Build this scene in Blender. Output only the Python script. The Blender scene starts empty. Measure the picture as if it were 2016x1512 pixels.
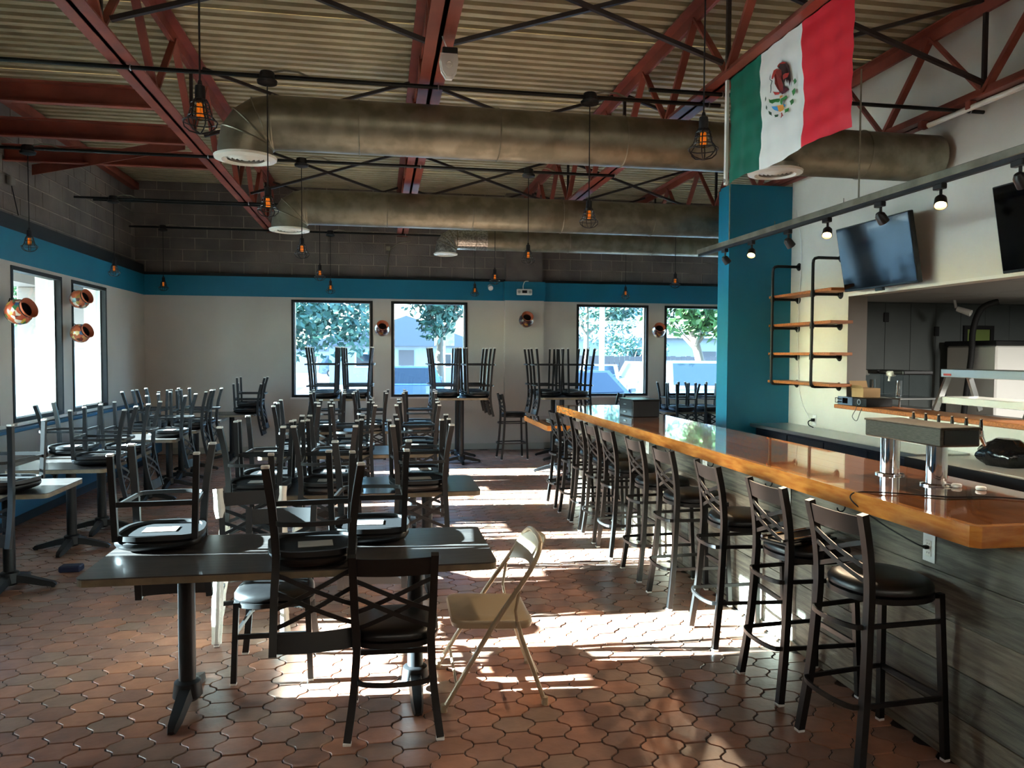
import bpy, bmesh, math, random
from mathutils import Vector, Matrix
R = random.Random(7)
PI = math.pi
S = bpy.context.scene
COL = S.collection

# ------------------------------------------------------------------ camera, world, sun, exposure
F_PX, YAW, PITCH, ROLL, EYE = 1500.0, .1727, .039, .0049, 1.73
_f = Vector((math.sin(YAW)*math.cos(PITCH), math.cos(YAW)*math.cos(PITCH), -math.sin(PITCH)))
_r = Vector((math.cos(YAW), -math.sin(YAW), 0)); _u = _r.cross(_f)
_r2 = math.cos(ROLL)*_r + math.sin(ROLL)*_u; _u2 = -math.sin(ROLL)*_r + math.cos(ROLL)*_u
cd = bpy.data.cameras.new('camera'); cam = bpy.data.objects.new('camera', cd); COL.objects.link(cam)
cd.sensor_width = 36; cd.lens = F_PX/2016*36; cd.clip_end = 400
cam.matrix_world = Matrix(((_r2.x, _u2.x, -_f.x, 0), (_r2.y, _u2.y, -_f.y, 0), (_r2.z, _u2.z, -_f.z, EYE), (0, 0, 0, 1)))
S.camera = cam
SUN_DIR = Vector((1, -.085, -.30)).normalized()          # low sun through the left windows
W = bpy.data.worlds.new('world'); S.world = W; W.use_nodes = True
wn = W.node_tree.nodes; wl = W.node_tree.links
sky = wn.new('ShaderNodeTexSky'); sky.sky_type = 'NISHITA'; sky.sun_disc = False
sky.sun_elevation = math.radians(24); sky.sun_rotation = math.atan2(-SUN_DIR.x, -SUN_DIR.y)
sky.air_density = 1.0; sky.dust_density = 1.5
wl.new(sky.outputs[0], wn['Background'].inputs[0]); wn['Background'].inputs[1].default_value = .9
sd = bpy.data.lights.new('sun', 'SUN'); sd.energy = 70; sd.angle = math.radians(.6); sd.color = (1, .94, .86)
so = bpy.data.objects.new('sun', sd); COL.objects.link(so); so.rotation_euler = SUN_DIR.to_track_quat('-Z', 'Y').to_euler()
S.view_settings.view_transform = 'Standard'; S.view_settings.look = 'None'
S.view_settings.exposure = 2.4; S.view_settings.gamma = 1.0; S.view_settings.use_curve_mapping = False

# ------------------------------------------------------------------ helpers
def lin(c):
    return tuple((x/255/12.92 if x/255 <= .04045 else ((x/255+.055)/1.055)**2.4) for x in c) + (1,)
M = {}
def mat(name, col, rough=.5, metal=0, col2=None, vs=4, stretch=None, bump=0, bs=60, spec=.5, coat=0, world=False, lo=.35, hi=.65, emit=None, estr=0, trans=0, detail=5):
    m = bpy.data.materials.new(name); m.use_nodes = True
    n = m.node_tree.nodes; l = m.node_tree.links; b = n['Principled BSDF']
    b.inputs['Base Color'].default_value = lin(col); b.inputs['Roughness'].default_value = rough
    b.inputs['Metallic'].default_value = metal; b.inputs['Specular IOR Level'].default_value = spec
    b.inputs['Coat Weight'].default_value = coat; b.inputs['Coat Roughness'].default_value = .03
    if trans: b.inputs['Transmission Weight'].default_value = trans
    if emit: b.inputs['Emission Color'].default_value = lin(emit); b.inputs['Emission Strength'].default_value = estr
    src = None
    if col2 or bump:
        if world: src = n.new('ShaderNodeNewGeometry').outputs['Position']
        else: src = n.new('ShaderNodeTexCoord').outputs['Object']
        if stretch:
            mp = n.new('ShaderNodeMapping'); mp.inputs['Scale'].default_value = stretch; l.new(src, mp.inputs[0]); src = mp.outputs[0]
    if col2:
        t = n.new('ShaderNodeTexNoise'); t.inputs['Scale'].default_value = vs; t.inputs['Detail'].default_value = detail; l.new(src, t.inputs['Vector'])
        r = n.new('ShaderNodeValToRGB'); r.color_ramp.elements[0].position = lo; r.color_ramp.elements[1].position = hi
        r.color_ramp.elements[0].color = lin(col); r.color_ramp.elements[1].color = lin(col2)
        l.new(t.outputs[0], r.inputs[0]); l.new(r.outputs[0], b.inputs['Base Color'])
    if bump:
        t2 = n.new('ShaderNodeTexNoise'); t2.inputs['Scale'].default_value = bs; t2.inputs['Detail'].default_value = 3; l.new(src, t2.inputs['Vector'])
        bp = n.new('ShaderNodeBump'); bp.inputs['Strength'].default_value = bump; bp.inputs['Distance'].default_value = .01
        l.new(t2.outputs[0], bp.inputs['Height']); l.new(bp.outputs[0], b.inputs['Normal'])
    M[name] = m
    return m
def glassmat(name, tint, ior=1.45):
    m = bpy.data.materials.new(name); m.use_nodes = True; n = m.node_tree.nodes; l = m.node_tree.links; n.clear()
    o = n.new('ShaderNodeOutputMaterial'); t = n.new('ShaderNodeBsdfTransparent'); g = n.new('ShaderNodeBsdfGlossy'); x = n.new('ShaderNodeMixShader'); lw = n.new('ShaderNodeLayerWeight'); pw = n.new('ShaderNodeMath'); mr = n.new('ShaderNodeMath')
    t.inputs[0].default_value = (*tint, 1); g.inputs['Roughness'].default_value = .02; lw.inputs[0].default_value = .5
    pw.operation = 'POWER'; pw.inputs[1].default_value = 5; mr.operation = 'MULTIPLY_ADD'; mr.inputs[1].default_value = .9; mr.inputs[2].default_value = .035*(ior-.7)
    l.new(lw.outputs['Facing'], pw.inputs[0]); l.new(pw.outputs[0], mr.inputs[0]); l.new(mr.outputs[0], x.inputs[0]); l.new(t.outputs[0], x.inputs[1]); l.new(g.outputs[0], x.inputs[2]); l.new(x.outputs[0], o.inputs[0]); M[name] = m
    return m

class MB:
    def __init__(s): s.v = []; s.f = []; s.m = []
    def add(s, vs, fs, m=0):
        o = len(s.v); s.v += [tuple(v) for v in vs]; s.f += [tuple(i+o for i in f) for f in fs]; s.m += [m]*len(fs); return s
    def box(s, x0, x1, y0, y1, z0, z1, m=0):
        vs = [(x, y, z) for x in (x0, x1) for y in (y0, y1) for z in (z0, z1)]
        return s.add(vs, [(0, 1, 3, 2), (4, 6, 7, 5), (0, 4, 5, 1), (2, 3, 7, 6), (0, 2, 6, 4), (1, 5, 7, 3)], m)
    def rbox(s, x0, x1, y0, y1, z0, z1, c=.005, m=0, seg=1, M4=None):
        bm = bmesh.new(); bmesh.ops.create_cube(bm, size=1)
        for v in bm.verts: v.co = Vector(((x0+x1)/2+v.co.x*(x1-x0), (y0+y1)/2+v.co.y*(y1-y0), (z0+z1)/2+v.co.z*(z1-z0)))
        bmesh.ops.bevel(bm, geom=list(bm.edges), offset=c, segments=seg, profile=.5, affect='EDGES')
        bm.verts.index_update(); vs = [v.co.copy() for v in bm.verts]
        if M4: vs = [M4 @ v for v in vs]
        s.add(vs, [[v.index for v in f.verts] for f in bm.faces], m); bm.free(); return s
    def sweep(s, pts, prof, ref=(1, 0, 0), closed=False, m=0, cap=True, scale=None):
        pts = [Vector(p) for p in pts]; n = len(pts); k = len(prof); ref = Vector(ref); vs = []
        for i, p in enumerate(pts):
            a = pts[i-1] if (i > 0 or closed) else p; b = pts[(i+1) % n] if (i < n-1 or closed) else p
            t = (b-a).normalized(); sd = ref - ref.dot(t)*t
            if sd.length < 1e-4: sd = t.orthogonal()
            sd.normalize(); up = t.cross(sd); q = scale[i] if scale else 1
            vs += [p + sd*pa*q + up*pb*q for pa, pb in prof]
        fs = []
        for i in range(n if closed else n-1):
            j = (i+1) % n
            for a in range(k):
                b = (a+1) % k; fs.append((i*k+a, i*k+b, j*k+b, j*k+a))
        if cap and not closed: fs += [tuple(range(k))[::-1], tuple((n-1)*k+a for a in range(k))]
        return s.add(vs, fs, m)
    def bar(s, pts, w, d=None, ref=(1, 0, 0), closed=False, m=0):
        d = d or w; return s.sweep(pts, [(-w/2, -d/2), (w/2, -d/2), (w/2, d/2), (-w/2, d/2)], ref, closed, m)
    def pipe(s, pts, r, n=8, ref=(.3, .5, .81), closed=False, m=0, scale=None):
        return s.sweep(pts, [(r*math.cos(2*PI*i/n), r*math.sin(2*PI*i/n)) for i in range(n)], ref, closed, m, scale=scale)
    def lathe(s, prof, n=20, M4=None, m=0, closed=False):
        vs = []; k = len(prof)
        for i in range(n):
            a = 2*PI*i/n
            for r, z in prof: vs.append(Vector((r*math.cos(a), r*math.sin(a), z)))
        if M4: vs = [M4 @ v for v in vs]
        fs = [(i*k+j, ((i+1) % n)*k+j, ((i+1) % n)*k+j+1, i*k+j+1) for i in range(n) for j in range(k-1)]
        if prof[0][0] > 1e-6 and not closed: fs.append(tuple(i*k for i in range(n))[::-1])
        if prof[-1][0] > 1e-6 and not closed: fs.append(tuple(i*k+k-1 for i in range(n)))
        return s.add(vs, fs, m)
    def prism(s, poly, h0, h1, T, m=0):
        """poly in 2d, T maps (a, b, h) to a point"""
        n = len(poly); vs = [T(a, b, h0) for a, b in poly] + [T(a, b, h1) for a, b in poly]
        fs = [tuple(range(n))[::-1], tuple(range(n, 2*n))] + [(i, (i+1) % n, n+(i+1) % n, n+i) for i in range(n)]
        return s.add(vs, fs, m)
    def mesh(s, name, mats, smooth=False):
        me = bpy.data.meshes.new(name); me.from_pydata(s.v, [], s.f)
        for mm in (mats if isinstance(mats, (list, tuple)) else [mats]): me.materials.append(M[mm])
        if any(s.m): me.polygons.foreach_set('material_index', s.m)
        bm = bmesh.new(); bm.from_mesh(me); bmesh.ops.recalc_face_normals(bm, faces=bm.faces); bm.to_mesh(me); bm.free()
        if smooth:
            me.polygons.foreach_set('use_smooth', [True]*len(me.polygons)); me.set_sharp_from_angle(angle=math.radians(38))
        return me
    def build(s, name, mats, parent=None, smooth=False):
        return put(name, s.mesh(name, mats, smooth), parent)
def put(name, me, parent=None, loc=None, rot=None):
    o = bpy.data.objects.new(name, me); COL.objects.link(o)
    if parent: o.parent = parent
    if loc: o.location = loc
    if rot: o.rotation_euler = rot
    return o
def tag(o, label, cat, group=None, kind=None):
    o['label'] = label; o['category'] = cat
    if group: o['group'] = group
    if kind: o['kind'] = kind
    return o
def thing(name, label, cat, loc=(0, 0, 0), rot=(0, 0, 0), group=None, kind=None):
    o = bpy.data.objects.new(name, None); COL.objects.link(o); o.location = loc; o.rotation_euler = rot; o.empty_display_size = .05
    return tag(o, label, cat, group, kind)
KIDS = {}
def reg(root):
    KIDS[root.name] = [(c, [g for g in bpy.data.objects if g.parent == c]) for c in bpy.data.objects if c.parent == root]
    return root
def dup(root, label, loc, rot=(0, 0, 0), group=None):
    r = root.copy(); COL.objects.link(r); r.location = loc; r.rotation_euler = rot; r['label'] = label
    if group: r['group'] = group
    for c, gs in KIDS[root.name]:
        c2 = c.copy(); COL.objects.link(c2); c2.parent = r
        for g in gs:
            g2 = g.copy(); COL.objects.link(g2); g2.parent = c2
    return r
def proj(p):
    d = Vector(p)-Vector((0, 0, EYE)); w = d.dot(_f)
    return (1008+F_PX*d.dot(_r2)/w, 756-F_PX*d.dot(_u2)/w, w)
def arc(cx, cy, r, a0, a1, n): return [(cx+r*math.cos(a0+(a1-a0)*i/n), cy+r*math.sin(a0+(a1-a0)*i/n)) for i in range(n+1)]
def rrect(x0, x1, y0, y1, r, n=4):
    return arc(x1-r, y1-r, r, 0, PI/2, n)+arc(x0+r, y1-r, r, PI/2, PI, n)+arc(x0+r, y0+r, r, PI, 1.5*PI, n)+arc(x1-r, y0+r, r, 1.5*PI, 2*PI, n)

# ------------------------------------------------------------------ materials
mat('beige', (206, 198, 190), .75, col2=(198, 190, 182), vs=1.2, bump=.08, bs=90)
mat('cream', (218, 212, 198), .7, col2=(210, 204, 190), vs=1.5, bump=.08, bs=90)
mat('teal', (0, 120, 150), .5, col2=(0, 114, 144), vs=2, bump=.05, bs=80)
mat('black_paint', (9, 9, 11), .6)
mat('baseboard', (176, 172, 162), .6)
mat('mortar', (166, 154, 140), .9, col2=(118, 110, 102), vs=3, world=True)
mat('block', (98, 90, 86), .95, col2=(124, 114, 107), vs=1.6, bump=.5, bs=45, world=True)
mat('grout', (44, 36, 32), .9, col2=(60, 50, 44), vs=9, world=True)
for i, (a, b) in enumerate([((150, 106, 86), (130, 90, 73)), ((136, 98, 81), (116, 84, 71)), ((132, 104, 89), (114, 90, 77)), ((160, 110, 85), (140, 96, 74))]):
    m = mat('tile%d' % i, a, .38, col2=b, vs=9, bump=.15, bs=30, world=True, spec=.45)
    n = m.node_tree.nodes; l = m.node_tree.links; bs = n['Principled BSDF']; oi = n.new('ShaderNodeObjectInfo'); mr = n.new('ShaderNodeMapRange')
    mr.inputs['To Min'].default_value = .78; mr.inputs['To Max'].default_value = 1.15; hs = n.new('ShaderNodeHueSaturation')
    l.new(oi.outputs['Random'], mr.inputs[0]); l.new(mr.outputs[0], hs.inputs['Value'])
    l.new(bs.inputs['Base Color'].links[0].from_socket, hs.inputs['Color']); l.new(hs.outputs[0], bs.inputs['Base Color'])
mat('deck', (188, 176, 144), .55, col2=(168, 156, 126), vs=2.5, world=True)
mat('red_steel', (150, 72, 54), .5, col2=(118, 54, 42), vs=3, world=True)
mat('dark_steel', (40, 30, 28), .5)
mat('conduit', (30, 34, 34), .35, .6)
mat('galv', (150, 146, 128), .42, .7, col2=(126, 122, 104), vs=6, lo=.4, hi=.6)
mat('galv_bright', (190, 190, 184), .28, .9, col2=(140, 140, 134), vs=40, lo=.42, hi=.58)
mat('white_metal', (226, 222, 210), .4)
mat('white_plastic', (232, 230, 224), .35)
mat('black_metal', (14, 14, 15), .45, 0)
mat('stool_metal', (20, 18, 17), .38, .1)
mat('vinyl', (8, 8, 9), .36, col2=(12, 12, 13), vs=20)
mat('seat_board', (8, 8, 10), .8, spec=.1)
mat('paper', (118, 114, 108), .8)
mat('wrap', (224, 220, 208), .45, bump=.5, bs=40)
mat('table_wood', (66, 61, 58), .32, col2=(42, 39, 39), vs=5, stretch=(1.2, 14, 1), coat=.1)
mat('table_edge', (128, 112, 88), .5, col2=(104, 90, 70), vs=12)
mat('cast_iron', (24, 24, 26), .45, .3)
mat('bar_wood', (150, 90, 44), .1, col2=(118, 66, 32), vs=4, stretch=(10, .8, 2), coat=1, spec=.6)
mat('bar_edge', (206, 134, 62), .16, col2=(184, 108, 46), vs=6, stretch=(2, 1.2, 8), coat=.8)
mat('plank', (112, 106, 92), .7, col2=(76, 72, 62), vs=4, stretch=(8, 1.1, 16), bump=.35, bs=25, world=True)
mat('plank2', (126, 114, 96), .7, col2=(92, 80, 64), vs=4, stretch=(8, 1.3, 14), bump=.35, bs=25, world=True)
mat('shelf_wood', (196, 118, 56), .5, col2=(160, 88, 40), vs=5, stretch=(2, 12, 12))
mat('black_iron', (18, 18, 19), .5, .3)
mat('steel', (186, 186, 184), .28, 1)
mat('chrome', (225, 225, 228), .06, 1)
mat('brushed', (92, 86, 78), .35, .8, col2=(72, 67, 60), vs=30, stretch=(1, 1, 8))
mat('tan_metal', (170, 150, 122), .32, .2)
mat('screen', (3, 4, 7), .07, spec=.35)
mat('screen_edge', (10, 10, 11), .3)
mat('bench_blue', (14, 92, 134), .5)
mat('bench_dark', (18, 34, 48), .6)
mat('bench_grey', (150, 146, 140), .55, bump=.1, bs=60)
mat('navy', (22, 34, 54), .4)
mat('green_flag', (0, 104, 82), .55); mat('white_flag', (236, 234, 228), .55); mat('red_flag', (224, 26, 46), .55)
for nm, c in dict(em_brown=(128, 36, 30), em_red=(176, 48, 40), em_dark=(48, 20, 22), em_green=(52, 128, 58), em_dkgreen=(36, 78, 44), em_blue=(42, 134, 196), em_orange=(226, 150, 52), em_grey=(96, 104, 98), em_plum=(84, 36, 50)).items(): mat(nm, c, .6)
mat('bulb_glass', (230, 140, 40), .3, emit=(255, 150, 40), estr=.06)
mat('filament', (255, 190, 90), .3)
mat('lamp_on', (255, 220, 160), .3, emit=(255, 190, 110), estr=22)
mat('lens', (30, 30, 32), .1)
mat('rubber', (20, 20, 20), .7)
mat('kitchen_wall', (92, 98, 96), .6, col2=(84, 90, 88), vs=2)
mat('kitchen_ceiling', (150, 148, 142), .8)
mat('cardboard', (176, 140, 96), .8)
mat('terracotta', (182, 92, 58), .5)
mat('jamb_grey', (120, 112, 104), .6); mat('pot_inside', (24, 10, 8), .8)
mat('amp_blue', (92, 108, 130), .4)
mat('navy_pad', (24, 30, 62), .7)
mat('asphalt', (78, 82, 90), .8, col2=(66, 70, 78), vs=.6, world=True)
mat('concrete', (140, 138, 134), .8, col2=(124, 122, 118), vs=.8, world=True)
mat('stucco', (104, 92, 82), .85)
mat('white_wall', (240, 238, 232), .8)
mat('siding', (118, 124, 132), .7); mat('roofing', (70, 76, 88), .8); mat('fence_wood', (72, 66, 66), .8)
mat('bark', (96, 84, 72), .9)
mat('leaf', (42, 74, 40), .6, col2=(66, 92, 42), vs=2, world=True); mat('leaf2', (30, 62, 52), .6, col2=(48, 80, 58), vs=2, world=True)
mat('car_blue', (70, 96, 128), .25, .3, coat=1); mat('car_white', (190, 194, 200), .25, coat=1); mat('car_dark', (44, 56, 76), .25, .3, coat=1); mat('car_silver', (96, 112, 128), .25, .3, coat=1)
mat('car_glass', (24, 34, 42), .05); mat('red_lamp', (190, 20, 24), .2); mat('plate', (226, 230, 226), .4)
glassmat('pane', (.76, .92, 1.0)); glassmat('clear', (.86, .9, .92), 1.3); glassmat('bulb_clear', (.95, .8, .55), 1.3)

# painted pottery: coloured patches on terracotta
def potmat(name, seed, cols):
    m = mat(name, cols[0], .3, coat=.4); n = m.node_tree.nodes; l = m.node_tree.links; b = n['Principled BSDF']
    tc = n.new('ShaderNodeTexCoord'); mp = n.new('ShaderNodeMapping'); mp.inputs['Location'].default_value = (seed, seed*2.3, seed*.7)
    v = n.new('ShaderNodeTexVoronoi'); v.inputs['Scale'].default_value = 24; l.new(tc.outputs['Object'], mp.inputs[0]); l.new(mp.outputs[0], v.inputs['Vector'])
    sp = n.new('ShaderNodeSeparateColor'); l.new(v.outputs['Color'], sp.inputs[0]); r = n.new('ShaderNodeValToRGB'); r.color_ramp.interpolation = 'CONSTANT'
    e = r.color_ramp.elements; e[0].color = lin(cols[0]); e[1].position = .35; e[1].color = lin(cols[1])
    for i, c in enumerate(cols[2:]): q = e.new(.35+.65*(i+1)/(len(cols)-1)); q.color = lin(c)
    l.new(sp.outputs[0], r.inputs[0]); l.new(r.outputs[0], b.inputs['Base Color'])
potmat('pot_a', 1.3, [(190, 84, 50), (212, 96, 40), (70, 120, 70), (214, 180, 70), (50, 80, 120), (226, 214, 196), (120, 50, 40)])
potmat('pot_b', 4.1, [(178, 88, 58), (196, 110, 70), (80, 130, 130), (206, 196, 180), (150, 120, 60), (90, 50, 44)])
potmat('pot_c', 7.7, [(186, 96, 62), (206, 142, 84), (130, 54, 44), (60, 100, 140), (214, 190, 130), (90, 60, 44)])
potmat('pot_d', 2.9, [(70, 26, 30), (52, 22, 26), (150, 100, 40), (40, 60, 76), (150, 140, 130), (96, 36, 30)])

XL, XR, YB, ZC = -3.89, 5.0, 13.72, 4.62          # left wall, right wall, back wall, roof deck
BT = 3.04                                          # top of the teal band

# ------------------------------------------------------------------ room shell
def wall_pieces(mb, a0, a1, z0, z1, ops, T, m=0):
    """boxes along an axis around openings; T(a0,a1,z0,z1) adds a box"""
    c = a0
    for (o0, o1, s, h) in sorted(ops):
        if o0 > c: T(c, o0, z0, z1)
        T(o0, o1, z0, s); T(o0, o1, h, z1); c = o1
    if c < a1: T(c, a1, z0, z1)
SILL, HEAD = .96, 2.66
WB = [(-1.5, -.11), (.21, 1.57), (3.6, 4.99), (5.31, 6.70)]
WLY = [(9.0, 10.33), (10.64, 11.9), (7.36, 8.69), (5.72, 7.05), (4.08, 5.41)]
mb = MB(); wall_pieces(mb, -4.3, 7.4, 0, BT, [(a, b, SILL, HEAD) for a, b in WB], lambda a, b, c, d: mb.box(a, b, YB, YB+.3, c, d))
wall_back = tag(mb.build('wall_back', 'beige'), 'beige back wall with four windows under a teal band', 'wall', kind='structure')
mb = MB(); wall_pieces(mb, -4.2, YB, 0, BT, [(a, b, SILL, HEAD) for a, b in WLY], lambda a, b, c, d: mb.box(XL-.3, XL, a, b, c, d))
wall_left = tag(mb.build('wall_left', 'beige'), 'beige left wall with tall windows above the bench', 'wall', kind='structure')
MB().box(-4.3, 7.4, YB-.012, YB, 2.70, BT).build('teal_band', 'teal', wall_back)
MB().box(XL, XL+.012, -4.2, YB-.012, 2.70, BT).build('teal_band', 'teal', wall_left)
MB().box(XL-.2, XL+.004, -4.2, YB, BT, BT+.16).build('black_strip', 'black_paint', wall_left)  # black strip between the teal band and the block courses
MB().box(-4.1, 7.4, YB+.02, YB+.2, BT, BT+.05).build('black_strip', 'black_paint', wall_back)
# block courses above the band, each block its own piece
CX, CY = XL-.16, YB+.12
MB().box(-4.3, 7.4, CY+.007, CY+.3, BT, ZC+.1).build('block_backing', 'mortar', wall_back)
MB().box(CX-.3, CX-.007, -4.2, CY+.007, BT, ZC+.1).build('block_backing', 'mortar', wall_left)
bmx = MB().rbox(-.1925, .1925, 0, .03, 0, .185, .004).mesh('block', 'block'); bmy = MB().rbox(-.03, 0, -.1925, .1925, 0, .185, .004).mesh('block', 'block')
for r in range(8):
    z = BT+.06+r*.198
    for i in range(29):
        x = -4.1+i*.4+(.2 if r % 2 else 0)
        if x < 7.3: put('block', bmx, wall_back, (x, CY+R.uniform(-.003, .003), z))
    for i in range(26):
        y = CY-.2-i*.4-(.2 if r % 2 else 0)
        if y > 5.5: put('block', bmy, wall_left, (CX+R.uniform(-.003, .003), y, z))
MB().box(CX-.1, CX, -4.2, 5.4, BT, ZC+.1).build('plain_block_face', 'block', wall_left)
# pilaster
mb = MB(); mb.box(2.24, 2.95, YB-.13, YB, 0, 2.70); p = tag(mb.build('pilaster', 'beige'), 'beige pilaster between the second and third back windows', 'pilaster', kind='structure')
MB().box(2.22, 2.97, YB-.145, YB, 2.70, BT).build('teal_band', 'teal', p); MB().box(2.26, 2.93, YB-.09, YB+.2, BT, ZC).build('block_face', 'block', p)
for a, b in ((-3.45, 2.24), (2.95, 7.3)):
    tag(MB().box(a, b, YB-.02, YB, 0, .11).build('baseboard_back', 'baseboard'), 'pale baseboard along the back wall, %s of the pilaster' % ('left' if a < 0 else 'right'), 'baseboard', kind='structure')
tag(MB().box(2.22, 2.97, YB-.15, YB-.13, 0, .12).build('baseboard_pilaster', 'baseboard'), 'pale baseboard at the foot of the pilaster', 'baseboard', kind='structure')
# floor bed and tiles
floor = tag(MB().box(-4.2, 9.5, -4.2, YB+.3, -.1, -.007).build('floor', 'grout'), 'floor of lantern-shaped terracotta tiles', 'floor', kind='structure')
TW, TH = .205, .15
def tile_outline(g=.004):
    fx, sx, hy = .052, TW/2, TH/2; pts = []
    def edge(a, b, sgn):
        d = Vector((b[0]-a[0], b[1]-a[1])); nn = Vector((-d.y, d.x)).normalized()
        for i in range(4):
            t = i/4; o = sgn*.007*math.sin(2*PI*t); pts.append((a[0]+d.x*t+nn.x*o, a[1]+d.y*t+nn.y*o))
    c = [(fx, hy), (-fx, hy), (-sx, 0), (-fx, -hy), (fx, -hy), (sx, 0)]
    pts.append(c[0]); edge(c[1], c[2], 1); edge(c[2], c[3], -1); pts.append(c[3]); edge(c[4], c[5], 1); edge(c[5], c[0], -1)
    return [(x*(1-g/abs(TW/2)), y*(1-g/(TH/2))) for x, y in pts]
TO = tile_outline(); NT = len(TO)
def tile_geo(x, y, tx=0, ty=0, dz=0):
    vs = []
    for k, (s, z) in enumerate(((1, -.008), (.997, -.002), (.972, 0))):
        vs += [(x+a*s, y+b*s, z+dz+(a*tx+b*ty if k else 0)) for a, b in TO]
    fs = [tuple(2*NT+i for i in range(NT))]
    for k in range(2): fs += [(k*NT+i, k*NT+(i+1) % NT, (k+1)*NT+(i+1) % NT, (k+1)*NT+i) for i in range(NT)]
    return vs, fs
TP = .052+TW/2; cand = []
for i in range(-28, 62):
    for j in range(-20, 94):
        x = i*TP; y = j*TH+(TH/2 if i % 2 else 0)
        if x < -3.85 or y > YB-.1 or x > 7: continue
        if 2.45 < x < 2.95 and y < 9.4: continue
        if x > 4.4 and y < 8.4: continue
        cand.append((x, y))
vis = []
for k, (x, y) in enumerate(cand):
    u, v, w = proj((x, y, 0))
    if -40 < u < 2056 and v < 1560 and x < 2.4: vis.append((w, k))
vis.sort(); near = set(k for w, k in vis[:300])
tm = []
for q in range(4):
    for t in range(2):
        mb = MB(); mb.add(*tile_geo(0, 0, R.uniform(-.008, .008), R.uniform(-.008, .008))); tm.append(mb.mesh('tile', 'tile%d' % q, True))
rest = MB()
for k, (x, y) in enumerate(cand):
    q = R.choice((0, 0, 1, 1, 1, 2, 2, 3))
    if k in near: put('tile', tm[q*2+R.randint(0, 1)], floor, (x, y, R.uniform(-.0015, .0015)))
    else: vs, fs = tile_geo(x, y, R.uniform(-.008, .008), R.uniform(-.008, .008), R.uniform(-.0015, .0015)); rest.add(vs, fs, q)
o = rest.build('far_tiles', ['tile0', 'tile1', 'tile2', 'tile3'], floor, True); o['kind'] = 'stuff'
# corrugated roof deck in sheets
ceiling = thing('ceiling', 'corrugated metal roof deck painted olive beige', 'ceiling', kind='structure')
prof = []
for k in range(6):
    y = k*.15; prof += [(y, 0), (y+.072, 0), (y+.082, .06), (y+.14, .06)]
prof.append((.9, 0))
sh = MB(); n = len(prof)
vs = [(x, y, z) for x in (-4.5, 7.6) for y, z in prof]; sh.add(vs, [(i, i+1, n+i+1, n+i) for i in range(n-1)])
top = [(x, y, .08) for x in (-4.5, 7.6) for y in (0, .9)]; sh.add(top, [(0, 1, 3, 2)])
shm = sh.mesh('deck_sheet', 'deck')
for k in range(20): put('deck_sheet', shm, ceiling, (0, -4.0+k*.905, ZC+(.004 if k % 2 else 0)))
# right wall with pass-through, teal pillar
RO = (2.2, 7.52, 1.16, 2.38)
mb = MB(); wall_pieces(mb, -4.2, 8.7, 0, ZC+.1, [RO], lambda a, b, c, d: mb.box(XR, XR+.22, a, b, c, d))
wall_right = tag(mb.build('wall_right', 'cream'), 'cream right wall with the kitchen pass-through', 'wall', kind='structure')
MB().box(XR+.0, XR+.225, 7.515, 7.523, 1.16, 2.38).build('jamb', 'jamb_grey', wall_right)
MB().box(XR-.008, XR+.02, 2.2, 7.52, 2.372, 2.40).build('head_trim', 'white_metal', wall_right)
pw = tag(MB().box(4.18, XR+.22, 8.7, 9.0, 0, 3.76).build('wall_pillar', 'teal'), 'teal partition pillar beside the shelves', 'wall', kind='structure')
MB().box(4.2, XR+.22, 8.71, 8.99, 3.76, 3.80).build('pillar_cap', 'teal', pw)
tag(MB().box(7.2, 7.4, 9.0, YB, 0, ZC+.1).build('wall_alcove', 'beige'), 'beige side wall of the alcove behind the pillar', 'wall', kind='structure')
tag(MB().box(XR+.22, 7.4, 8.8, 9.0, 2.6, ZC+.1).build('wall_alcove_front', 'cream'), 'cream wall above the kitchen behind the pillar', 'wall', kind='structure')
# rear of the room, behind the camera, with a glazed shop front
mb = MB(); wall_pieces(mb, -4.3, 5.3, 0, ZC+.1, [], lambda a, b, c, d: mb.box(a, b, -4.4, -4.2, c, d))
tag(mb.build('wall_rear', 'cream'), 'cream wall behind the camera', 'wall', kind='structure')

# windows
def window(n, x0, x1, z0, z1, axis, pos, label):
    """axis 'x': window in the back wall (normal y); 'y': in the left wall"""
    w = thing('window_%d' % n, label, 'window', kind='structure')
    if axis == 'x':
        B = lambda mb, a0, a1, d0, d1, c0, c1, m=0: mb.box(a0, a1, pos+d0, pos+d1, c0, c1, m)
    else:
        B = lambda mb, a0, a1, d0, d1, c0, c1, m=0: mb.box(pos-d1, pos-d0, a0, a1, c0, c1, m)
    mb = MB(); t = .045
    B(mb, x0, x0+t, -.01, .1, z0, z1); B(mb, x1-t, x1, -.01, .1, z0, z1); B(mb, x0+t, x1-t, -.01, .1, z1-t, z1); B(mb, x0+t, x1-t, -.01, .1, z0, z0+t)
    mb.build('window_frame', 'black_paint', w)
    mb = MB(); t2 = t+.018
    B(mb, x0+t, x0+t2, .06, .12, z0+t, z1-t); B(mb, x1-t2, x1-t, .06, .12, z0+t, z1-t)
    mb.build('inner_frame', 'steel', w)
    mb = MB(); B(mb, x0+t, x1-t, .075, .081, z0+t, z1-t); mb.build('pane', 'pane', w)
    mb = MB(); B(mb, x0-.02, x1+.02, -.05, -.008, z0-.03, z0); mb.build('window_sill', 'white_plastic', w)
wl_lab = ['leftmost', 'second from left', 'third from left', 'rightmost']
for i, (a, b) in enumerate(WB): window(i+1, a, b, SILL, HEAD, 'x', YB, '%s black-framed window in the back wall' % wl_lab[i])
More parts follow.
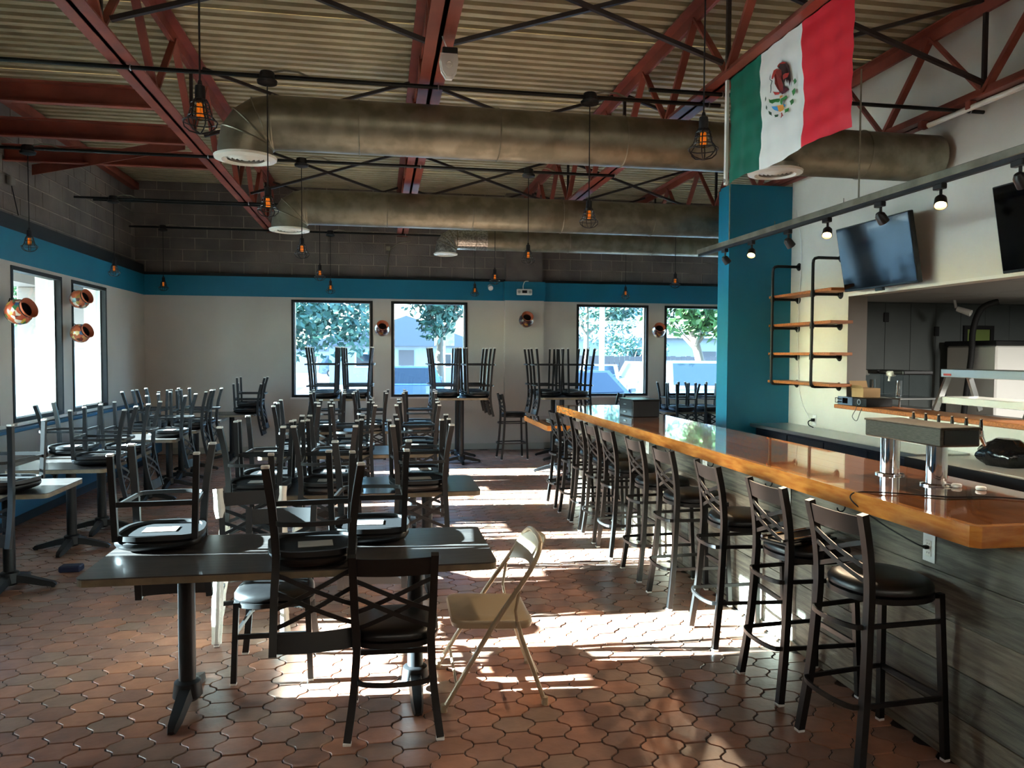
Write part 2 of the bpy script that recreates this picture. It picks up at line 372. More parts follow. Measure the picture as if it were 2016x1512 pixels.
for i, (a, b) in enumerate(WLY):
    window(i+5, a, b, SILL, HEAD, 'y', XL, ['left wall window behind two stacked clay pots, nearer the camera', 'left wall window nearest the back corner', 'third left wall window from the back corner', 'fourth left wall window from the back corner', 'fifth left wall window from the back corner', 'sixth left wall window from the back corner', 'seventh left wall window from the back corner', 'eighth left wall window from the back corner'][i])

# ------------------------------------------------------------------ roof steel
ZB, ZT = 3.80, 4.50
def angle_pair(mb, x, y0, y1, z, up, w=.095, t=.014):
    for s in (-1, 1):
        a, b = sorted((x+s*.0015, x+s*w)); mb.box(a, b, y0, y1, z, z+t)
        a, b = sorted((x+s*.0015, x+s*(.0015+t))); mb.box(a, b, y0, y1, z if up else z-w, z+w if up else z)
TX = [-1.8, .4, 2.6, 4.8]
tl = ['rust-red roof truss left of the middle, above the left pendants', 'rust-red roof truss in the middle carrying the white access point', 'rust-red roof truss above the flag', 'rust-red roof truss beside the cream right wall']
for i, x in enumerate(TX):
    t = thing('roof_truss', tl[i], 'truss', (0, 0, 0), group='roof trusses')
    mb = MB(); angle_pair(mb, x, -4.1, 13.75, ZB, True); mb.build('bottom_chord', 'red_steel', t)
    mb = MB(); angle_pair(mb, x, -4.1, 13.75, ZT+.08, False); mb.build('top_chord', 'red_steel', t)
    y = -3.2; k = 0
    while y < 13:
        MB().bar([(x, y, ZB+.05), (x, y+.62, ZT+.03)], .055, .02).build('web_diagonal', 'red_steel', t)
        MB().bar([(x, y+.62, ZT+.03), (x, y+1.24, ZB+.05)], .06, .035).build('web_diagonal', 'red_steel', t)
        if k % 2: MB().bar([(x, y, ZB+.05), (x, y, ZT+.03)], .03, .03).build('web_vertical', 'dark_steel', t)
        y += 1.24; k += 1
lg = tag(MB().box(CX, CX+.11, -4.1, 13.7, 4.44, 4.55).build('ledger_beam', 'red_steel'), 'red steel ledger along the top of the left block wall', 'beam')
for y, lab in ((5.05, 'nearest'), (7.12, 'second'), (8.25, 'third'), (9.3, 'fourth')):
    b = thing('floor_beam', '%s red channel beam from left wall to the left truss' % lab, 'beam', (0, 0, 0), group='red channel beams')
    MB().box(CX, -1.9, y-.012, y, ZB+.03, ZB+.2).build('web', 'red_steel', b)
    MB().box(CX, -1.9, y-.075, y-.012, ZB+.02, ZB+.032).build('flange', 'red_steel', b)
    MB().box(CX, -1.9, y-.075, y-.012, ZB+.19, ZB+.202).build('flange', 'red_steel', b)
tag(MB().bar([(-1.95, 8.32, ZB+.06), (-4.0, 9.85, ZB+.06)], .12, .012, ref=(0, 0, 1)).build('steel_brace', 'red_steel'), 'slanting red steel brace below the left channel beams', 'brace')
nm = ['between left wall and left truss', 'between left and middle trusses', 'between middle and flag trusses', 'between flag truss and right wall']
for y, yl in ((5.4, 'nearest'), (8.1, 'second'), (10.9, 'third'), (13.2, 'rear')):
    for i in range(3):
        c = thing('cross_brace', '%s dark steel cross brace %s' % (yl, nm[i+1]), 'brace', group='steel cross braces')
        for s in (0, 1):
            za, zb = (ZB+.1, ZT+.05) if s else (ZT+.05, ZB+.1)
            MB().bar([(TX[i]+.08, y+s*.03, za), (TX[i+1]-.08, y+s*.03, zb)], .035, .03, ref=(0, 1, 0)).build('brace_bar', 'dark_steel', c)

# ------------------------------------------------------------------ ducts
def ring_path(c, r, ax, n=24):
    out = []
    for i in range(n):
        a = 2*PI*i/n
        out.append((c[0], c[1]+r*math.cos(a), c[2]+r*math.sin(a)) if ax == 'x' else (c[0]+r*math.cos(a), c[1]+r*math.sin(a), c[2]))
    return out
def diffuser(parent, c, r):
    d = MB(); d.lathe([(r*.72, .03), (r*.78, .0), (r*1.02, .012), (r*1.04, .03), (r*.8, .05)], 32, Matrix.Translation(c), closed=True); o = d.build('diffuser', 'white_metal', parent, True)
    for k in range(4):
        q = r*(.62-.15*k); MB().lathe([(q, .012-.004*k), (q+.028, -.004*k+.03), (q+.022, -.004*k+.036), (q-.004, .018-.004*k)], 28, Matrix.Translation(c), closed=True).build('diffuser_ring', 'white_metal', o, True)
    MB().lathe([(0, .005), (r*.1, .005), (r*.1, .02), (0, .02)], 16, Matrix.Translation(c)).build('diffuser_hub', 'white_metal', o, True)
def duct(label, y, z, r, xs, elbow, sec_mats=None, drop=.0):
    d = thing('air_duct', label, 'duct', group='round air ducts')
    for k in range(len(xs)-1):
        mb = MB(); mb.sweep([(xs[k], y, z), (xs[k+1], y, z)], [(r*math.cos(2*PI*i/32), r*math.sin(2*PI*i/32)) for i in range(32)], ref=(0, 0, 1))
        mb.build('duct_section', (sec_mats or {}).get(k, 'galv'), d, True)
        if k: MB().pipe(ring_path((xs[k], y, z), r+.002, 'x', 32), .006, 5, ref=(1, 0, 0), closed=True).build('seam_band', 'galv', d, True)
    Rb = r+.006; N = 5
    for k in range(N-1):          # gored elbow turning down
        a0, a1 = [PI/2*q/(N-1) for q in (k, k+1)]
        P = lambda a: (xs[0]-Rb*math.sin(a), y, z-Rb*(1-math.cos(a)))
        Tn = lambda a: Vector((-math.cos(a), 0, -math.sin(a)))
        vs = []
        for a in (a0, a1):
            nrm = Vector((-math.sin(a), 0, math.cos(a)))
            vs += [Vector(P(a))+Vector((0, 1, 0))*r*math.cos(2*PI*i/28)+nrm*r*math.sin(2*PI*i/28) for i in range(28)]
        mb = MB(); mb.add(vs, [(i, (i+1) % 28, 28+(i+1) % 28, 28+i) for i in range(28)]); mb.build('elbow_gore', elbow, d, True)
        mb = MB(); mb.pipe([v*1.0 for v in vs[:28]], .009, 5, ref=Tn(a0), closed=True); mb.build('gore_seam', 'galv', d, True)
    c = (xs[0]-Rb, y, z-Rb)
    mb = MB(); mb.lathe([(r, 0), (r, -.06)], 28, Matrix.Translation(c), closed=True); mb.build('collar', elbow, d, True)
    diffuser(d, (c[0], c[1], c[2]-.09), r*1.1)
    return d
d1 = duct('large galvanized round duct nearest the camera with white diffuser', 6.2, 3.51, .205, [-.8, -.15, .95, 2.0, 3.1, 4.2, 4.93], 'galv')
diffuser(d1, (3.34, 6.1, 3.27), .22); MB().lathe([(.19, 0), (.19, .06)], 24, Matrix.Translation((3.34, 6.1, 3.29)), closed=True).build('collar', 'galv', d1, True)
MB().lathe([(.2, 0), (.2, 1.0)], 28, Matrix.Translation((3.72, 6.55, 3.55))).build('riser', 'galv', d1, True)
duct('large galvanized round duct in the middle, second from the camera', 9.6, 3.50, .21, [-.85, .1, 1.15, 2.3, 3.5, 4.7, 7.2], 'galv')
duct('narrow galvanized duct nearest the back wall with shiny left end', 12.0, 3.53, .165, [1.2, 1.5, 1.68, 3.0, 4.4, 7.2], 'galv_bright', {0: 'galv_bright', 1: 'galv_bright'})

# ------------------------------------------------------------------ conduits and caged pendants
ZK = 3.77
def conduit(label, y, x0, x1, boxes, dbl=False):
    c = thing('conduit', label, 'conduit', group='lighting conduits')
    MB().pipe([(x0, y, ZK), (x1, y, ZK)], .016, 8).build('tube', 'conduit', c, True)
    if dbl: MB().pipe([(x0+.2, y+.1, ZK-.01), (x1, y+.1, ZK-.01)], .014, 8).build('tube', 'conduit', c, True)
    for x in boxes:
        b = MB().lathe([(0, .045), (.05, .045), (.058, .02), (.058, -.01), (.075, -.02), (.07, -.04), (.02, -.055), (0, -.055)], 16, Matrix.Translation((x, y, ZK-.015))).build('junction_box', 'black_metal', c, True)
        MB().pipe([(x+.04, y, ZK+.03), (x+.12, y, ZK+.05), (x+.22, y, ZK+.045), (x+.32, y, ZK+.005)], .008, 6).build('whip', 'galv', b, True)
    for x in TX:
        if x0 < x < x1: MB().pipe([(x+.05, y+.02*math.cos(a), ZK+.02*math.sin(a)) for a in [i*PI/4 for i in range(8)]], .005, 5, ref=(1, 0, 0), closed=True).build('clamp', 'steel', c, True)
    return c
PX = [-3.47, -.81, 1.65, 4.4]
conduit('black lighting conduit out of view above, over the front table', 3.75, -4.0, 2.8, PX[:3])
conduit('black lighting conduit crossing in front of the nearest duct', 6.05-.12, -4.0, 2.75, PX[1:3])
conduit('short black conduit behind the flag reaching the right wall', 5.68, 2.05, 4.98, [])
conduit('black lighting conduit between the first and second ducts', 8.45, -3.75, 2.65, PX[:3])
conduit('double black lighting conduit behind the second duct', 10.95, -3.95, 4.6, PX, True)
conduit('black lighting conduit close to the back wall', 13.3, -3.98, 4.6, PX)
def make_pendant():
    t = thing('cage_pendant', '', 'pendant lamp', group='caged pendant lamps')
    MB().pipe([(0, 0, .1), (0, 0, .86)], .0045, 6).build('cord', 'black_paint', t, True)
    MB().lathe([(.008, .12), (.012, .1), (.022, .095), (.024, .075), (.024, .037), (.028, .033), (.024, .024), (0, .024)], 14).build('socket', 'black_paint', t, True)
    b = MB().lathe([(.01, .032), (.014, .016), (.024, -.008), (.027, -.03), (.022, -.05), (.01, -.062), (0, -.064)], 14).build('bulb', 'bulb_clear', t, True)
    mb = MB()
    for k in range(5): a = k*2*PI/5; mb.pipe([(.011*math.cos(a), .011*math.sin(a), .016), (.012*math.cos(a), .012*math.sin(a), -.045)], .005, 6)
    mb.build('filament', 'bulb_glass', b, True)
    prof = [(.026, .036), (.038, .016), (.041, .0), (.047, -.024), (.053, -.044), (.076, -.068), (.07, -.09), (.047, -.11), (.0, -.122)]
    mb = MB()
    for r, z in ((.038, .016), (.044, -.012), (.053, -.044), (.076, -.068)): mb.pipe([(r*math.cos(i*PI/10), r*math.sin(i*PI/10), z) for i in range(20)], .003, 5, ref=(0, 0, 1), closed=True)
    for k in range(6):
        a = k*PI/3; mb.pipe([(r*math.cos(a), r*math.sin(a), z) for r, z in prof], .0035, 5)
    mb.build('cage', 'black_metal', t, True)
    return reg(t)
rows = [(3.75, 'nearest row'), (5.93, 'second row'), (8.45, 'third row'), (10.95, 'fourth row'), (13.3, 'row against the back wall')]
cols = ['by the left wall', 'left of the middle truss', 'right of the middle truss', 'farthest right']
pend = None
for ri, (y, rl) in enumerate(rows):
    for ci, x in enumerate(PX):
        if (ri == 0 and ci in (0, 3)) or (ri == 1 and ci in (0, 3)) or (ri == 2 and ci == 3): continue
        lab = 'caged pendant bulb in the %s, %s' % (rl, cols[ci]); loc = (x, y, 2.86)
        if pend is None: pend = make_pendant(); pend.location = loc; pend['label'] = lab
        else: dup(pend, lab, loc)

# ------------------------------------------------------------------ flag, access point, cables
FY0, FY1, FZ0, FZ1 = 5.45, 3.92, 3.02, 3.90
def fx(y, z):
    u = (FY0-y)/(FY0-FY1); v = (FZ1-z)/(FZ1-FZ0)
    return 2.585+.012*math.sin(u*9+v*3)*v+.03*(u-.5)**2+.011*abs(((u*8) % 1)-.5)*2+.009*abs(((v*6) % 1)-.5)*2
flag = thing('flag', 'green white and red flag with an eagle emblem hanging from the truss', 'flag')
fm = MB(); NU, NV = 60, 36
def fpt(i, j):
    u, v = i/NU, j/NV; y = FY0+(FY1-FY0)*u; z = FZ1+(FZ0-FZ1)*v-.03*math.sin(u*PI)*(1-v)+.012*math.sin(u*11)*v
    return y, z
for nm_, m_, a, b in (('green_stripe', 'green_flag', 0, 20), ('white_stripe', 'white_flag', 20, 40), ('red_stripe', 'red_flag', 40, 60)):
    mb = MB(); vs = []; w = b-a+1
    for i in range(a, b+1):
        for j in range(NV+1):
            y, z = fpt(i, j); y += .02*math.sin(j/NV*7)*(1 if 0 < i < NU else 0); vs.append((fx(y, z), y, z))
    mb.add(vs, [(i*(NV+1)+j, (i+1)*(NV+1)+j, (i+1)*(NV+1)+j+1, i*(NV+1)+j+1) for i in range(w-1) for j in range(NV)])
    mb.build(nm_, m_, flag, True)
mb = MB(); mb.box(2.58, 2.6, FY0, FY0+.03, FZ0, FZ1); mb.build('header', 'white_flag', flag)
for z in (FZ0+.03, FZ1-.03): MB().lathe([(.008, 0), (.016, 0), (.016, .004), (.008, .004)], 12, Matrix.Translation((2.576, FY0+.015, z)) @ Matrix.Rotation(PI/2, 4, 'Y'), closed=True).build('grommet', 'steel', flag, True)
for y, z in ((FY0, FZ1), (4.7, FZ1-.03), (FY1, FZ1)): MB().pipe([(2.59, y, z-.02), (2.59, y, ZB+.12)], .003, 5).build('tie', 'white_plastic', flag)
EMB = {
 'wing em_dark': [(4.717,3.632),(4.694,3.642),(4.646,3.635),(4.599,3.613),(4.564,3.579),(4.548,3.535),(4.541,3.438),(4.554,3.481),(4.562,3.448),(4.573,3.494),(4.583,3.473),(4.595,3.507),(4.618,3.491),(4.636,3.509),(4.655,3.54),(4.692,3.602)],
 'wing_edge em_red': [(4.717,3.632),(4.694,3.642),(4.646,3.635),(4.599,3.613),(4.634,3.615),(4.669,3.615),(4.692,3.608)],
 'feathers em_red': [(4.631,3.544),(4.597,3.543),(4.554,3.531),(4.573,3.511),(4.607,3.514),(4.63,3.513)],
 'body em_brown': [(4.704,3.609),(4.668,3.593),(4.643,3.548),(4.648,3.513),(4.635,3.479),(4.639,3.438),(4.663,3.44),(4.687,3.454),(4.712,3.487),(4.731,3.524),(4.733,3.555),(4.752,3.587),(4.741,3.61)],
 'head em_red': [(4.753,3.618),(4.723,3.619),(4.698,3.604),(4.716,3.595),(4.74,3.582),(4.751,3.562),(4.769,3.565),(4.77,3.587)],
 'tail em_plum': [(4.641,3.478),(4.593,3.45),(4.558,3.428),(4.604,3.421),(4.651,3.427),(4.663,3.443)],
 'foot em_red': [(4.723,3.466),(4.687,3.454),(4.692,3.441),(4.735,3.452),(4.754,3.48)],
 'snake em_grey': [(4.798,3.59),(4.793,3.61),(4.783,3.585),(4.782,3.569),(4.751,3.549),(4.763,3.523),(4.766,3.496),(4.776,3.478),(4.785,3.481),(4.776,3.499),(4.773,3.526),(4.763,3.55),(4.794,3.571)],
 'cactus em_green': [(4.806,3.45),(4.777,3.432),(4.734,3.424),(4.704,3.417),(4.673,3.407),(4.661,3.394),(4.685,3.387),(4.721,3.401),(4.751,3.399),(4.789,3.42)],
 'cactus2 em_green': [(4.655,3.401),(4.626,3.398),(4.58,3.398),(4.568,3.382),(4.591,3.374),(4.625,3.38),(4.642,3.361),(4.654,3.362),(4.664,3.383)],
 'base em_orange': [(4.699,3.371),(4.625,3.354),(4.621,3.327),(4.635,3.32),(4.682,3.325),(4.695,3.335)],
 'water em_blue': [(4.757,3.382),(4.72,3.373),(4.699,3.361),(4.694,3.332),(4.731,3.352),(4.747,3.367)],
 'water2 em_blue': [(4.622,3.357),(4.589,3.341),(4.606,3.335),(4.618,3.335)],
 'fruit em_orange': [(4.668,3.424),(4.627,3.416),(4.632,3.403),(4.674,3.41)],
 'laurel0 em_green': [(4.501,3.48),(4.49,3.46),(4.494,3.451),(4.509,3.442),(4.515,3.459),(4.52,3.47)],
 'laurel1 em_green': [(4.5,3.418),(4.486,3.393),(4.491,3.385),(4.512,3.372),(4.52,3.394),(4.526,3.407)],
 'laurel2 em_green': [(4.518,3.357),(4.511,3.338),(4.516,3.33),(4.542,3.323),(4.543,3.338),(4.549,3.351)],
 'laurel3 em_green': [(4.563,3.315),(4.56,3.301),(4.567,3.293),(4.608,3.295),(4.603,3.304),(4.611,3.317)],
 'oak0 em_dkgreen': [(4.847,3.479),(4.841,3.463),(4.843,3.453),(4.853,3.444),(4.856,3.457),(4.859,3.469)],
 'oak1 em_dkgreen': [(4.828,3.414),(4.804,3.394),(4.807,3.384),(4.804,3.373),(4.825,3.39),(4.829,3.402)],
 'oak2 em_dkgreen': [(4.788,3.364),(4.755,3.342),(4.759,3.333),(4.754,3.321),(4.782,3.339),(4.787,3.352)],
 'oak3 em_dkgreen': [(4.694,3.313),(4.691,3.307),(4.697,3.298),(4.73,3.304),(4.726,3.307),(4.733,3.32)],
 'ribbon em_red': [(4.658,3.312),(4.643,3.309),(4.628,3.29),(4.613,3.28),(4.628,3.283),(4.645,3.277),(4.657,3.278),(4.649,3.294)],
}

emb = MB(); mats = sorted(set(k.split()[1] for k in EMB))
order = list(EMB)
em = None
for k, pts in EMB.items():
    n_, mm = k.split(); off = .012 + .0012*order.index(k)/3; mb = MB()
    # refine the outline so that the emblem follows the cloth
    c = (sum(p[0] for p in pts)/len(pts), sum(p[1] for p in pts)/len(pts))
    vs = [(fx(y, z)-off, y, z) for y, z in pts]; mb.add(vs, [tuple(range(len(vs)))])
    if em is None: em = mb.build('emblem', mm, flag)
    else: mb.build('emblem_'+n_.rstrip('0123456789'), mm, em)
ap = thing('access_point', 'white wireless access point fixed to the middle truss', 'access point', (.45, 5.05, 3.60))
mb = MB(); pl = [(-.055, .08), (.055, .08), (.062, .03), (.05, -.04), (.02, -.085), (-.02, -.085), (-.05, -.04), (-.062, .03)]
mb.prism(pl, 0, .03, lambda a, b, h: (a, -h, b)); mb.prism([(x*.85, z*.85) for x, z in pl], .03, .042, lambda a, b, h: (a, -h, b)); mb.build('shell', 'white_plastic', ap)
MB().lathe([(0, .0), (.02, 0), (.024, .01), (.018, .012), (.015, .005), (0, .005)], 16, Matrix.Translation((0, -.042, .0)) @ Matrix.Rotation(PI/2, 4, 'X')).build('status_ring', 'white_metal', ap, True)
MB().rbox(-.04, .06, -.01, .05, .08, .13, .005).build('bracket', 'black_paint', ap)
MB().pipe([(.0, .02, .1), (-.06, .0, .25), (-.08, -.05, .6), (-.07, -.4, .66)], .005, 5).build('cable', 'white_plastic', ap, True)
bc = thing('block_wall_cable', 'grey cable conduit running down the back block wall', 'cable')
MB().pipe([(.55, YB+.0, ZK-.05), (.35, YB-.0, ZK-.08), (.2, YB+.09, ZK-.18), (.16, YB+.09, ZK-.35), (.16, YB+.06, 3.08)], .012, 6).build('tube', 'galv', bc, True)
MB().rbox(.12, .2, YB+.0, YB+.1, ZK-.22, ZK-.14, .005).build('box', 'galv', bc)

# ------------------------------------------------------------------ chairs and stools
def seat_shape(wf, wb, d, p=3.2, n=28):
    out = []
    for i in range(n):
        a = 2*PI*i/n; c, s = math.cos(a), math.sin(a)
        x = math.copysign(abs(c)**(2/p), c); y = math.copysign(abs(s)**(2/p), s)
        w = wb+(wf-wb)*(y+1)/2; out.append((x*w/2, y*d/2))
    return out
def cushion(mb, shape, z0, h, cy=0):
    rings = [(.97, 0), (1.02, h*.2), (1.02, h*.45), (.97, h*.72), (.82, h*.93), (.5, h)]
    vs = [(x*s, y*s+cy, z0+z) for s, z in rings for x, y in shape]; n = len(shape)
    fs = [(k*n+i, k*n+(i+1) % n, (k+1)*n+(i+1) % n, (k+1)*n+i) for k in range(len(rings)-1) for i in range(n)]
    fs += [tuple(range(n))[::-1], tuple((len(rings)-1)*n+i for i in range(n))]; mb.add(vs, fs)
def bez(a, b, c, n=8): return [tuple(Vector(a)*(1-t)**2+2*Vector(b)*t*(1-t)+Vector(c)*t*t) for t in [i/n for i in range(n+1)]]
def smooth_path(pts, n=4):
    pts = [Vector(p) for p in pts]; out = []
    for i in range(len(pts)-1):
        p0 = pts[max(i-1, 0)]; p1 = pts[i]; p2 = pts[i+1]; p3 = pts[min(i+2, len(pts)-1)]
        for k in range(n):
            t = k/n; out.append(.5*((2*p1)+(-p0+p2)*t+(2*p0-5*p1+4*p2-p3)*t*t+(-p0+3*p1-3*p2+p3)*t**3))
    out.append(pts[-1]); return out
def make_seat(name, cat, stool, metal, group):
    t = thing(name, '', cat, group=group); zs = .703 if stool else .412; H = 1.08 if stool else .845
    sh = seat_shape(.41, .40, .40, 2.3) if stool else seat_shape(.43, .37, .40, 3.0)
    mb = MB(); cushion(mb, sh, zs+.016, .061); mb.build('seat', 'vinyl', t, True)
    mb = MB(); n = len(sh); mb.sweep([(x*.98, y*.98, zs+.004) for x, y in sh], [(-.012, -.01), (.012, -.01), (.012, .01), (-.012, .01)], ref=(0, 0, 1), closed=True)
    fr = mb.build('seat_frame', metal, t, True)
    mb = MB(); mb.prism([(x*.94, y*.94) for x, y in sh], zs+.006, zs+.016, lambda a, b, h: (a, b, h)); bd = mb.build('seat_board', 'seat_board', t)
    if not stool: o = MB().box(-.09, .07, -.06, .05, zs+.002, zs+.006).build('paper_label', 'paper', bd); o['label'] = 'white paper label'
    if stool:
        back = lambda s: [(s*.195, -.25, .012), (s*.175, -.215, .3), (s*.162, -.195, .6), (s*.16, -.19, .76), (s*.162, -.205, .92), (s*.168, -.24, H)]
        front = lambda s: [(s*.19, .19, .012), (s*.165, .165, .72)]; hz = (.27, .60)
    else:
        back = lambda s: [(s*.205, -.25, .012), (s*.18, -.205, .2), (s*.165, -.185, .42), (s*.172, -.2, .56), (s*.176, -.225, .7), (s*.18, -.262, H)]
        front = lambda s: [(s*.195, .175, .012), (s*.18, .16, .43)]; hz = (.265,)
    for s in (-1, 1):
        o = MB().bar(front(s), .028, .028).build('front_leg', metal, t)
        p0 = front(s)[0]; MB().rbox(p0[0]-.0155, p0[0]+.0155, p0[1]-.0155, p0[1]+.0155, 0, .014, .003).build('foot_cap', 'white_plastic', o)
        o = MB().bar(smooth_path(back(s), 3), .034, .032).build('back_leg', metal, t, True)
        p0 = back(s)[0]; MB().rbox(p0[0]-.0185, p0[0]+.0185, p0[1]-.0175, p0[1]+.0175, 0, .014, .003).build('foot_cap', 'white_plastic', o)
    def at_z(f, z):
        P = smooth_path(f, 3)
        for a, b in zip(P, P[1:]):
            if a[2] <= z <= b[2]: q = (z-a[2])/(b[2]-a[2]+1e-9); return Vector(a)+(Vector(b)-Vector(a))*q
        return Vector(P[-1])
    for z in hz:
        f0 = at_z([Vector(v) for v in front(-1)], z); b0 = at_z([Vector(v) for v in back(-1)], z); f1 = Vector((-f0.x, f0.y, z)); b1 = Vector((-b0.x, b0.y, z))
        pts = [f0]+[b0+Vector((.012, 0, 0))]+[(b0.x*math.cos(a)*.92, b0.y-.02-.05*math.sin(a), z) for a in [PI*i/10 for i in range(1, 10)]]+[b1-Vector((.012, 0, 0)), f1]
        MB().bar(pts, .02, .012, ref=(0, 0, 1)).build('stretcher_hoop', metal, t, True)
    z = .25 if not stool else .27; f0 = at_z([Vector(v) for v in front(-1)], z)
    MB().box(f0.x, -f0.x, f0.y-.008, f0.y+.008, z-.012, z+.012).build('front_bar', metal, t)
    # curved top rail and four crossed straps
    zt = H-.075; P = lambda x, z: (x, at_z([Vector(v) for v in back(1)], z).y-.028*(1-(x/.19)**2)+.002, z)
    xr = at_z([Vector(v) for v in back(1)], H-.04).x
    mb = MB(); N = 10
    vs = [Vector(P(-xr+2*xr*i/N, z))+Vector((0, d, 0)) for i in range(N+1) for z in (H-.095, H-.012) for d in (-.004, .004)]
    fs = []
    for i in range(N):
        a, b = i*4, i*4+4; fs += [(a, a+2, b+2, b), (a+1, b+1, b+3, a+3), (a, b, b+1, a+1), (a+2, a+3, b+3, b+2)]
    fs += [(0, 1, 3, 2), (N*4, N*4+2, N*4+3, N*4+1)]; mb.add(vs, fs); mb.build('top_rail', metal, t, True)
    z0 = zs+.085; z1 = H-.115; dz = (z1-z0)*.34
    for sgn in (1, -1):
        for o_ in (0, dz):
            za, zb = z0+o_, z1-dz+o_
            if sgn < 0: za, zb = zb, za
            pts = []
            for i in range(9):
                q = i/8; x = -.165+.33*q; z = za+(zb-za)*q; y = P(x, z)[1]; pts.append((x*(1 if abs(x) < .15 else 1.04), y+(.003 if sgn > 0 else -.003), z))
            MB().bar(pts, .005, .02, ref=(0, 1, 0)).build('cross_strap', metal, t, True)
    return reg(t)
CH = make_seat('dining_chair', 'chair', False, 'black_metal', 'black cross-back dining chairs'); used = [False]
ST = make_seat('bar_stool', 'stool', True, 'stool_metal', 'black cross-back bar stools'); used_s = [False]
def place(proto, flag, label, loc, rot):
    if not flag[0]: flag[0] = True; proto.location = loc; proto.rotation_euler = rot; proto['label'] = label; return proto
    return dup(proto, label, loc, rot)
def chair(label, x, y, th=0, z=0, inv=False, tilt=0):
    if inv: return place(CH, used, label, (x, y, z+.492), (PI+tilt, 0, th))
    return place(CH, used, label, (x, y, z), (0, 0, th))
def stool(label, x, y, th=0, z=0, inv=False, tilt=0):
    if inv: return place(ST, used_s, label, (x, y, z+.782), (PI+tilt, 0, th))
    return place(ST, used_s, label, (x, y, z), (0, 0, th))

# ------------------------------------------------------------------ tables
def pedestal(parent, x, y, zt, feet, col='cast_iron', fl=.29):
    c = MB().lathe([(.04, .05), (.04, zt-.04)], 18, Matrix.Translation((x, y, 0))).build('column', col, parent, True)
    b = MB(); b.lathe([(.045, .13), (.062, .12), (.07, .05), (.05, .03), (0, .03)], 18, Matrix.Translation((x, y, 0)))
    for a in feet:
        c_, s_ = math.cos(a), math.sin(a); pts = [(x+c_*r, y+s_*r, z) for r, z in ((.03, .085), (.12, .07), (fl*.8, .04), (fl, .028), (fl+.02, .012))]
        b.sweep(pts, [(-.035, -.028), (.035, -.028), (.025, .02), (-.025, .02)], ref=(-s_, c_, 0), scale=[1.1, 1, .85, .7, .5])
    o = b.build('base', col, parent, True)
    for a in feet: MB().lathe([(0, 0), (.014, 0), (.014, .014), (0, .014)], 10, Matrix.Translation((x+math.cos(a)*fl, y+math.sin(a)*fl, 0))).build('glide', 'rubber', o)
    MB().rbox(x-.16, x+.16, y-.16, y+.16, zt-.05, zt-.038, .004).build('top_plate', col, parent)
def table(label, x0, x1, y0, y1, zt, peds, feet, group, name='dining_table'):
    t = thing(name, label, 'table', group=group); o = MB(); poly = rrect(x0, x1, y0, y1, .045, 5)
    o.prism(poly, zt-.006, zt, lambda a, b, h: (a, b, h)); o.build('table_top', 'table_wood', t)
    o = MB(); o.prism([(a*.9995+.0005*(x0+x1)/2, b) for a, b in poly], zt-.036, zt-.006, lambda a, b, h: (a, b, h)); o.build('edge_band', 'table_edge', t)
    for p in peds: pedestal(t, p[0], p[1], zt, feet)
    return t
FY = [PI/2, -PI/2]; F4 = [PI/4+i*PI/2 for i in range(4)]; FX4 = [i*PI/2 for i in range(4)]
TT = [('frontmost middle', -1.3, .55, 3.52, 4.28), ('second middle', -1.12, .72, 5.40, 6.12), ('third middle', -1.14, .70, 7.48, 8.2), ('fourth middle', -1.02, .82, 9.76, 10.48)]
for n_, x0, x1, y0, y1 in TT:
    xm = (x0+x1)/2; ym = (y0+y1)/2
    table('long grey wood table with two pedestals, %s one from the camera' % {'frontmost middle': 'nearest', 'second middle': 'second', 'third middle': 'third', 'fourth middle': 'fourth'}[n_], x0, x1, y0, y1, .75, [(xm-.555, ym), (xm+.555, ym)], FY, 'long middle tables')
# upturned chairs on the middle tables
def up(lab, side, pos): return 'black chair upturned on the %s table, %s side, %s' % (lab, side, pos)
chair(up('frontmost', 'far', 'left end'), -1.09, 4.11, .05, .75, True)
B1 = chair(up('frontmost', 'near', 'back hanging toward camera'), -.31, 3.70, PI+.1, .75, True)
chair(up('frontmost', 'far', 'centre right'), -.05, 4.11, -.04, .75, True)
for (n_, x0, x1, y0, y1), nx, fx_ in zip(TT[1:], ((-.83, -.36, .28), (-.78, -.25, .38), (-.63, -.12, .51)), ((-.81, -.33, .33), (-.82, -.3, .41), (-.68, -.1, .55))):
    w = n_.split()[0]
    for k, pos in enumerate(('left end', 'middle', 'right end')):
        chair(up(w, 'near', pos), nx[k], y0+.15, PI+R.uniform(-.06, .06), .75, True); chair(up(w, 'far', pos), fx_[k], y1-.15, R.uniform(-.06, .06), .75, True)
chair('black chair standing upright in front of the frontmost table, back to camera', .07, 3.62, -.03)
chair('black chair pushed under the far side of the frontmost table', -.555, 4.27, PI)
wc = chair('black chair with white wrapped legs behind the frontmost table', -.78, 4.86, PI+.15)
for c in [o for o in bpy.data.objects if o.parent == wc and o.name.startswith(('front_leg', 'back_leg'))]:
    pass
mb_w = []
for s in (-1, 1):
    for pts, nm_ in (([(s*.195, .175, .02), (s*.19, .17, .16), (s*.182, .162, .41)], 'front'), ([(s*.205, -.25, .02), (s*.18, -.205, .2), (s*.166, -.187, .41)], 'back'), ([(s*.185, -.225, .68), (s*.2, -.262, .86)], 'post')):
        mb = MB(); P = smooth_path(pts, 3); mb.sweep(P, [(.028*math.cos(a)*(1+.18*math.sin(3*a)), .028*math.sin(a)) for a in [i*PI/5 for i in range(10)]], ref=(1, 0, 0), scale=[R.uniform(.85, 1.2) for _ in P]); mb.build('leg_wrap', 'wrap', wc)
